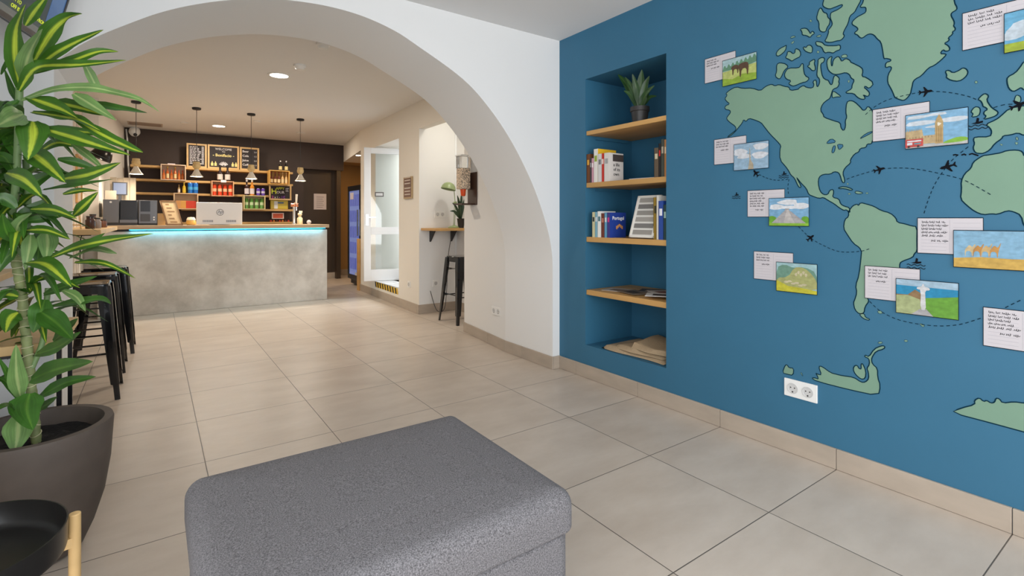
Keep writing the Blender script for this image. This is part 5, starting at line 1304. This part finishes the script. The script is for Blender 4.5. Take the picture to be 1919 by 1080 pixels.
# spirits px 462, 472  v 330..365 on crate green
t, x0, x1, z0, z1, y = crate(457, 497.5, 366, 392.5, 'pale crate of green cans on the fourth shelf', (206, 190, 140))
for k in range(4):
    can(x0+.034+(x1-x0-.068)*k/3, y+.07, z0, (z1-z0)*.84, .031, (96, 150, 70), (196, 214, 170), ['leftmost','second','third','rightmost'][k]+' of the four green cans in the pale crate', 'green cans in the pale crate')
for u, g_, cp, lb in ((462.5, (44, 16, 20), (206, 200, 198), 'dark red spirit bottle with white label on the green can crate'), (472.5, (206, 130, 40), (210, 204, 190), 'amber spirit bottle with white label on the green can crate')):
    a = yx(u, 365, y+.09); bottle(a.x, y+.09, z1+.014, .275, .036, g_, (216, 208, 212), cp, lb, 'spirit bottles on the green can crate')
for u, s_ in ((484, 'left'), (493, 'right')):
    a = yx(u, 364, y+.09); can(a.x, y+.09, z1+.014, .13, .030, (96, 66, 170), (206, 200, 220), 'purple and silver can on the green can crate, %s of the pair' % s_, 'purple cans on the green can crate')
# top right crate: px 504-543, v 318..345
t, x0, x1, z0, z1, y = crate(505, 543, 318.5, 345, 'honey coloured crate of beer bottles at the right of the second shelf', (216, 170, 90))
for k in range(5):
    bottle(x0+.03+(x1-x0-.06)*k/4, y+.07, z0, (z1-z0)*.95, .024, (92, 34, 24) if k < 3 else (214, 176, 120), (226, 206, 160), (150, 50, 40) if k < 3 else (220, 190, 140), ['leftmost brown beer bottle in the honey crate','middle brown beer bottle in the honey crate','brown beer bottle beside the pale ones in the honey crate','pale beer bottle beside the brown ones in the honey crate','pale beer bottle at the right side of the honey crate'][k], 'beer bottles in the honey crate', neck=.4)
for u, s_ in ((525.5, 'left'), (536.5, 'right')):
    a = yx(u, 317, y+.09); bottle(a.x, y+.09, z1+.014, .185, .027, (22, 18, 16), (220, 206, 150), (226, 226, 226), 'black sparkling wine bottle with white foil on the honey crate, %s of the pair' % s_, 'sparkling bottles on the honey crate')
# yellow bag of chips px 507-540, v 373..395 ; orange plaque px 510-532, 399..409
a = yx(507, 374, SY0+.02); b = yx(540, 394, SY0+.02)
t = thing('gift_bag', ((a.x+b.x)/2, SY0+.04, zS4), 'yellow foil snack bag below the Happy Hour board', 'snack bag')
MB().box(a.x, b.x, SY0+.02, SY0+.09, zS4, a.z-.01).build('bag', flat(206, 184, 60, .35), t, bevel=.012)
MB().box(a.x+.06, a.x+.12, SY0+.018, SY0+.02, zS4+.01, a.z-.03).build('white_stripe', flat(232, 232, 226), t)
MB().box(a.x+.12, a.x+.22, SY0+.018, SY0+.02, a.z-.07, a.z-.045).build('blue_title', flat(70, 110, 150), t)
a = yx(509.5, 399, SY0+.05); b = yx(532, 410, SY0+.05)
t = thing('small_sign', ((a.x+b.x)/2, SY0+.05, b.z), 'small orange sign in a white frame under the fourth shelf', 'sign')
MB().box(a.x, b.x, SY0+.05, SY0+.06, b.z-.003, a.z).build('frame', flat(226, 206, 196), t); MB().box(a.x+.018, b.x-.018, SY0+.047, SY0+.05, b.z+.012, a.z-.015).build('orange_panel', flat(206, 92, 60), t)
for k in range(7):
    xk = yx(509+k*5.5, 418, SY0-.01).x
    o = MB().lathe([(.018, 0), (.02, .01), (.016, .03), (.0001, .035)], (xk, SY0+.05, zS5), 10).build('candy', flat(*[(190, 60, 40), (206, 120, 50), (90, 50, 40)][k % 3]), smooth=True); tag(o, 'wrapped candy on the lowest bar shelf, '+['leftmost of seven','second from left','third from left','the middle one','third from right','second from right','rightmost of seven'][k], 'candy', 'candies on the lowest bar shelf')
# paper notice on the dark door
a = yx(588, 363, BY+.158); b = yx(611.5, 393, BY+.158)
t = thing('paper_notice', ((a.x+b.x)/2, BY+.157, b.z), 'white printed notice taped to the dark door behind the bar', 'notice')
MB().box(a.x, b.x, BY+.155, BY+.158, b.z, a.z).build('sheet', flat(206, 196, 196), t)
g = MB()
for k in range(6): g.box(a.x+.05, b.x-.05-.02*(k % 2), BY+.1535, BY+.155, a.z-.07-k*.04, a.z-.062-k*.04)
g.build('printed_lines', flat(120, 110, 110), t)
# security camera and cable
p = yx(252, 249, BY-.12)
t = thing('security_camera', (p.x, BY-.12, p.z), 'white dome security camera at the top left of the dark wall', 'security camera')
MB().lathe([(.075, .03), (.078, .0), (.065, -.045), (.035, -.075), (.0001, -.082)], (p.x, BY-.10, p.z+.02), 24, Matrix.Rotation(math.radians(-55), 4, 'X')).build('housing', m_plast, t, smooth=True)
MB().cyl((p.x+.01, BY-.155, p.z-.03), (p.x+.012, BY-.19, p.z-.04), .026, n=16).build('lens', m_blk, t, smooth=True)
MB().box(p.x-.02, p.x+.02, BY-.11, BY, p.z-.01, p.z+.05).build('mount', m_plast, t)
pp = [yx(236.5, 242, BY-.02), yx(239, 270, BY-.02), yx(240, 305, BY-.02), yx(243, 335, BY-.02)]
o = MB().tube(catmull(pp, 6), .012, 8).build('cable', m_plast, smooth=True); tag(o, 'white cable running down the left edge of the dark wall', 'cable')

# ================================================================= pendants and ceiling fittings
def pendant(x, label):
    t = thing('pendant_lamp', (x, 7.9, BAR_C), label, 'pendant lamp', 'pendant lamps over the counter')
    MB().lathe([(.0001, 0), (.052, 0), (.052, -.022), (.045, -.026), (.0001, -.026)], (0, 0, 0), 24).build('canopy', m_blkmatte, t, smooth=True, local=True)
    MB().cyl((0, 0, -.02), (0, 0, -.72), .0035, n=8).build('cord', m_blkmatte, t, local=True)
    MB().lathe([(.0001, -.715), (.036, -.715), (.040, -.72), (.040, -.745), (.046, -.75), (.046, -.785), (.028, -.805), (.022, -.815), (.0001, -.815)], (0, 0, 0), 24).build('wooden_socket', mat('lamp_wood', srgb(206, 178, 124), .5, noise=(20, .15, (1, 1, .3))), t, smooth=True, local=True)
    MB().lathe([(.020, -.812), (.028, -.83), (.052, -.88), (.074, -.905), (.078, -.912), (.074, -.912), (.050, -.885), (.024, -.83)], (0, 0, 0), 28).build('shade', mat('pearl_shade', (.72, .66, .56), .35, .1), t, smooth=True, local=True)
    MB().lathe([(.0001, -.86), (.02, -.865), (.045, -.89), (.064, -.9095), (.0001, -.9105)], (0, 0, 0), 20).build('bulb', mat('pendant_bulb', (1, .9, .7), .4, emit=(1.0, .84, .58), es=26), t, smooth=True, local=True)
    return t
p0 = pendant(-.176, 'pendant lamp with wooden socket over the left end of the counter')
for x, lb in ((.468, 'pendant lamp in front of the tall price list chalkboard'), (1.118, 'pendant lamp in front of the narrow Beer chalkboard'), (1.767, 'pendant lamp over the beer tap, nearest the right end of the counter')): dup(p0, (x, 7.9, BAR_C), 0, lb)
for x in (-.176, .468, 1.118, 1.767): spot_light('pendant_light', (x, 7.9, BAR_C-.93), 7, r=.06)
def downlight(x, y, label, pw):
    t = thing('ceiling_light', (x, y, BAR_C), label, 'ceiling light', 'round recessed ceiling lights')
    MB().lathe([(.085, 0), (.108, 0), (.108, -.006), (.088, -.008), (.085, -.004)], (x, y, BAR_C), 32).build('trim_ring', m_plast, t, smooth=True)
    MB().cyl((x, y, BAR_C-.002), (x, y, BAR_C-.005), .086, n=32).build('diffuser', mat('lamp_diffuser', (1, 1, 1), .5, emit=(1, .93, .82), es=14), t)
    spot_light('ceiling_light_beam', (x, y, BAR_C-.012), pw, r=.085)
downlight(1.052, 5.625, 'round ceiling light near the smoke detector, in the middle of the bar ceiling', 25)
downlight(.845, 9.227, 'round ceiling light behind the pendant lamps', 20)
for (x, y) in ():
    pass
spot_light('ceiling_light_beam', (2.2, 9.3, BAR_C-.012), 9, r=.085)  # unseen extra beam added to lift the bar lighting, no fitting above it
def detector(x, y, label, r=.055):
    t = thing('smoke_detector', (x, y, BAR_C), label, 'smoke detector', 'smoke detectors')
    MB().lathe([(.0001, 0), (r, 0), (r, -.018), (r*.8, -.024), (r*.75, -.036), (r*.6, -.045), (.0001, -.046)], (x, y, BAR_C), 28).build('housing', m_plast, t, smooth=True)
    MB().lathe([(r*.78, -.025), (r*.76, -.033)], (x, y, BAR_C), 28).build('slots', m_dk, t)
detector(1.145, 5.14, 'white smoke detector beside the nearer round ceiling light'); detector(1.163, 4.40, 'white smoke detector at the top of the arch opening')
for (u, v, r, lb) in ((347, 230, .06, 'thin round ceiling plate left of the far ceiling light'), (564, 249, .07, 'thin round ceiling plate behind the rightmost pendant cord'), (482, 227, .05, 'small round ceiling plate behind the third pendant cord')):
    p = onZ(u, v, BAR_C); o = MB().cyl((p.x, p.y, BAR_C), (p.x, p.y, BAR_C-.012), r, n=24).build('ceiling_plate', m_plast); tag(o, lb, 'ceiling plate', 'round ceiling plates')
a = onZ(236, 226, BAR_C); b = onZ(298, 238, BAR_C)
t = thing('air_vent', ((a.x+b.x)/2, 9.8, BAR_C), 'long rectangular ceiling vent above the left of the dark wall', 'air vent')
MB().box(-.32, .12, 9.55, 9.85, BAR_C-.008, BAR_C).build('frame', flat(176, 158, 140), t)
g = MB()
for k in range(7): g.box(-.30, .10, 9.57+.038*k, 9.58+.038*k, BAR_C-.014, BAR_C-.008)
g.build('slats', flat(150, 132, 116), t)

# ================================================================= door, sign, fridge
hx, hy = 3.245, 7.318; lx, ly = 2.570, 7.478
dv = V((lx-hx, ly-hy, 0)); DW = dv.length; dn = dv.normalized(); dnn = V((dn.y, -dn.x, 0)); dnn = dnn if dnn.y < 0 else -dnn
D0 = V((hx, hy, .256))
dr = thing('door_1', D0, 'white glazed door standing open with two glass panes', 'door'); dr['kind'] = 'structure'
for k_ in ('label', 'category'):
    pass
def dbox(mb, a0, a1, b0, b1, c0=0, c1=.04):
    mb.add([D0+dn*a+V((0, 0, b))-dnn*c for c in (c0, c1) for b in (b0, b1) for a in (a0, a1)], [(0, 2, 3, 1), (4, 5, 7, 6), (0, 1, 5, 4), (2, 6, 7, 3), (0, 4, 6, 2), (1, 3, 7, 5)])
m_upvc = mat('white_door_frame', (.80, .81, .82), .35); DH = 2.005; sw_ = .10
m_ = MB(); dbox(m_, DW-sw_, DW, 0, DH); dbox(m_, 0, sw_, 0, DH); dbox(m_, sw_, DW-sw_, 0, .17); dbox(m_, sw_, DW-sw_, .70, .81); dbox(m_, sw_, DW-sw_, DH-.085, DH)
m_.build('door_frame', m_upvc, dr, bevel=.003)
m_glz = mat('door_glass', (.90, .95, .95), .03, trans=1.0)
for z0, z1 in ((.17, .70), (.81, DH-.085)):
    m_ = MB(); dbox(m_, sw_, DW-sw_, z0, z1, .016, .022); m_.build('glass_pane', m_glz, dr)
m_ = MB(); dbox(m_, DW-.17, DW-.04, .95, .97, -.035, -.02); dbox(m_, DW-.055, DW-.04, .95, .97, -.02, 0); m_.build('handle', m_chrome, dr, bevel=.003)
m_ = MB(); dbox(m_, DW-.065, DW-.03, .84, 1.0, -.006, 0); m_.build('lock_plate', m_chrome, dr)
a = DW-.13
m_ = MB(); dbox(m_, a-.16, a-.03, 1.27, 1.34, .008, .014); m_.build('door_sign', flat(96, 92, 90), dr)
m_ = MB(); dbox(m_, a-.145, a-.045, 1.285, 1.325, .006, .009); m_.build('sign_text', flat(206, 206, 206), dr)
# side-room curtain / column seen through glass
m_ = MB()
for k in range(14): m_.cyl((3.55+.05*k, 8.15, .28), (3.55+.05*k, 8.15, 2.6), .028, n=10)
o = m_.build('white_curtain', flat(226, 228, 230), smooth=True); tag(o, 'white curtain hanging in the bright side room behind the glazed door', 'curtain')
# light wooden strip on the wall corner
o = MB().box(2.79, 2.815, 8.35, 8.47, .0, .86).build('wooden_post', m_wood); tag(o, 'light wooden board on end beside the drinks fridge', 'board')
# framed sign on wall between door and niche
p = onX(759, 333, 2.72); q = onX(774, 372, 2.715)
yA, yB = p.y, q.y; xa = wline((yA+yB)/2)-.003
t = thing('wall_sign', (xa, (yA+yB)/2, q.z), 'framed brown and cream notice on the wall between door and table recess', 'sign')
MB().box(xa-.022, xa, yB, yA, q.z, p.z).build('frame', flat(176, 154, 118), t, bevel=.002)
hh_ = p.z-q.z
MB().box(xa-.024, xa-.021, yB+.02, yA-.02, q.z+hh_*.52, p.z-.02).build('upper_panel', flat(112, 86, 76), t); MB().box(xa-.024, xa-.021, yB+.02, yA-.02, q.z+.02, q.z+hh_*.48).build('lower_panel', flat(120, 90, 76), t)
g = MB()
for k in range(2):
    for j in range(3): g.box(xa-.026, xa-.0235, yB+.045, yA-.045, q.z+.05+k*hh_*.5+j*.04, q.z+.062+k*hh_*.5+j*.04)
g.build('print_lines', flat(206, 196, 186), t)
# fridge
fx, fy0, fy1, fw = 2.90, 8.62, 9.30, .62
t = thing('drinks_fridge', (fx+.3, 8.95, 0), 'tall black drinks fridge with a glass front in the warm recess', 'fridge')
ztop = onX(676, 346, fx).z
MB().box(fx+.03, fx+fw, fy0, fy1, .10, ztop).build('cabinet', m_blk, t, bevel=.01)
MB().box(fx+.05, fx+fw-.03, fy0+.02, fy1-.02, .03, .10).build('plinth', m_blkmatte, t)
f = MB(); f.box(fx-.005, fx+.03, fy0, fy0+.05, .12, ztop).box(fx-.005, fx+.03, fy1-.05, fy1, .12, ztop).box(fx-.005, fx+.03, fy0+.05, fy1-.05, .12, .20).box(fx-.005, fx+.03, fy0+.05, fy1-.05, ztop-.09, ztop)
dr_ = f.build('fridge_door', m_blk, t, bevel=.003)
MB().box(fx+.012, fx+.028, fy0+.05, fy1-.05, .20, ztop-.09).build('lit_glass', mat('fridge_glass', (.10, .13, .25), .12, emit=srgb(120, 132, 190), es=.62), dr_)
MB().box(fx-.03, fx-.012, fy0+.07, fy0+.09, .9, 1.35).build('handle', m_chrome, dr_)
g = MB(); rnd = random.Random(9)
for k in range(5):
    zz = .30+k*.28
    for j in range(6): g.box(fx+.008, fx+.0118, fy0+.08+j*.09, fy0+.14+j*.09, zz, zz+.20)
g.build('bottle_rows', mat('fridge_goods', (.12, .15, .35), .3, emit=srgb(60, 70, 150), es=.6), dr_)
MB().box(fx+.004, fx+.0075, fy1-.30, fy1-.12, ztop-.24, ztop-.12).build('sticker', flat(206, 196, 206), dr_)
for y in (fy0+.06, fy1-.06): MB().cyl((fx+.10, y, 0), (fx+.10, y, .035), .03, n=16).build('foot', m_chrome, t)
spot_light('passage_light', (3.35, 9.6, 2.32), 7, (1.0, .62, .25), .05)
t = thing('ceiling_light', (3.0, 9.0, 2.33), 'small recessed light in the low ceiling over the drinks fridge', 'ceiling light')
MB().cyl((2.98, 8.95, 2.329), (2.98, 8.95, 2.318), .06, n=24).build('trim_ring', m_plast, t); MB().cyl((2.98, 8.95, 2.3185), (2.98, 8.95, 2.314), .045, n=24).build('diffuser', MATS['lamp_diffuser'], t)

# ================================================================= table recess: table, lamp, plant, dispenser
wt = thing('wall_table', (3.0, 5.6, 1.05), 'small wooden wall table in the recess right of the door', 'wall table')
MB().box(2.735, 3.235, 5.44, 5.855, 1.045, 1.075).build('table_top', m_wood, wt, bevel=.003)
for x in (2.86, 3.16):
    MB().add([(x-.006, 5.858, 1.045), (x+.006, 5.858, 1.045), (x-.006, 5.858, .90), (x+.006, 5.858, .90), (x-.006, 5.70, 1.045), (x+.006, 5.70, 1.045), (x-.006, 5.835, .90), (x+.006, 5.835, .90)],
             [(0, 1, 3, 2), (4, 6, 7, 5), (0, 4, 5, 1), (2, 3, 7, 6), (0, 2, 6, 4), (1, 5, 7, 3)]).build('bracket', m_blk, wt)
# green desk lamp
m_gr = mat('sage_green_enamel', srgb(142, 158, 112), .35)
yl_ = 5.66; c0_ = onY(851, 424, yl_); lb0 = V((c0_.x, yl_, 1.076))
t = thing('desk_lamp', lb0, 'sage green articulated desk lamp on the small wall table', 'desk lamp')
MB().lathe([(.0001, 0), (.075, 0), (.078, .008), (.06, .02), (.02, .03), (.012, .04), (.0001, .04)], lb0, 28).build('base', m_gr, t, smooth=True)
j1 = onY(853, 380, yl_); j2 = onY(851, 358, yl_); j0 = lb0+V((0, 0, .04))
for dx in (-.008, .008): MB().cyl(j0+V((dx, 0, 0)), j1+V((dx, 0, 0)), .004, n=8).build('lower_arm', m_gr, t, smooth=True)
MB().cyl(j1+V((0, -.02, 0)), j1+V((0, .02, 0)), .016, n=14).build('joint', m_gr, t, smooth=True)
MB().cyl(j1, j2, .005, n=8).build('upper_arm', m_gr, t, smooth=True)
hc = onY(841, 350, yl_)
Mh = Matrix.Rotation(math.radians(78), 4, 'Y')
MB().lathe([(.0001, .055), (.030, .052), (.062, .036), (.085, .005), (.094, -.035), (.090, -.035), (.080, .003), (.056, .030), (.0001, .046)], hc, 28, Matrix.Rotation(math.radians(12), 4, 'Y')).build('lamp_shade', m_gr, t, smooth=True)
cord = catmull([V((3.10, 5.70, 1.045)), V((3.11, 5.84, .7)), V((3.09, 5.84, .3)), V((2.98, 5.70, .06)), V((2.90, 5.75, .05)), V((2.86, 5.845, .28))], 8)
o = MB().tube(cord, .004, 6).build('power_cable', m_blkmatte, smooth=True); tag(o, 'thin black cable hanging below the small wall table', 'cable')
# plant pot on the table
pl = V((3.165, 5.60, 1.076)); t = thing('potted_plant', pl, 'dark pot with long dark leaves behind the green desk lamp', 'potted plant')
MB().lathe([(.035, 0), (.05, .11), (.056, .12), (.05, .12), (.045, .10), (.0001, .098)], pl, 20).build('pot', m_blkmatte, t, smooth=True)
mb = MB(); uvs = []
for du, dv_ in ((-12, -52), (-22, -38), (-4, -58), (-26, -22), (-8, -40), (4, -50)):
    tip = onY(869+du, 418+dv_, 5.55); leafgeo(mb, [pl+V((0, 0, .1)), (pl+V((0, 0, .1))).lerp(tip, .55)+V((0, 0, .04)), tip], .035, V((-.5, -1, .3)), uvs=uvs)
build_leaves(mb, uvs, 'foliage', leaf_mat('dark_leaf', (.020, .045, .018), (.04, .08, .03), .06), t)
# candy dispenser on jamb
wx = lambda y: wline(y)
yd = 4.46; xd = wx(yd)
t = thing('snack_dispenser', (xd, yd, 1.33), 'clear snack dispenser with an orange spout on a dark wooden wall bracket', 'dispenser')
mdw = mat('dark_walnut', (.045, .018, .010), .35)
MB().box(xd-.02, xd+.012, 4.36, 4.54, 1.33, 1.66).box(xd-.17, xd-.02, 4.40, 4.56, 1.33, 1.345).build('bracket', mdw, t, bevel=.002)
cxx, cyy = xd-.095, 4.50
MB().box(cxx-.05, cxx+.055, cyy-.055, cyy+.055, 1.49, 1.70).build('snacks', mat('mixed_nuts', (.60, .48, .36), .7, noise=(90, 1.3, (1, 1, 1)), bump=(90, 1)), t, bevel=.008)
MB().box(cxx-.053, cxx+.058, cyy-.058, cyy+.058, 1.70, 1.83).build('clear_tank', mat('dispenser_plastic', (.92, .93, .92), .05, trans=.95), t, bevel=.008)
MB().box(cxx-.056, cxx+.061, cyy-.061, cyy+.061, 1.825, 1.835).build('lid', m_plast, t)
MB().lathe([(.018, 1.42), (.024, 1.43), (.030, 1.49)], (cxx, cyy, 0), 16).build('spout', flat(226, 84, 34, .3), t, smooth=True)
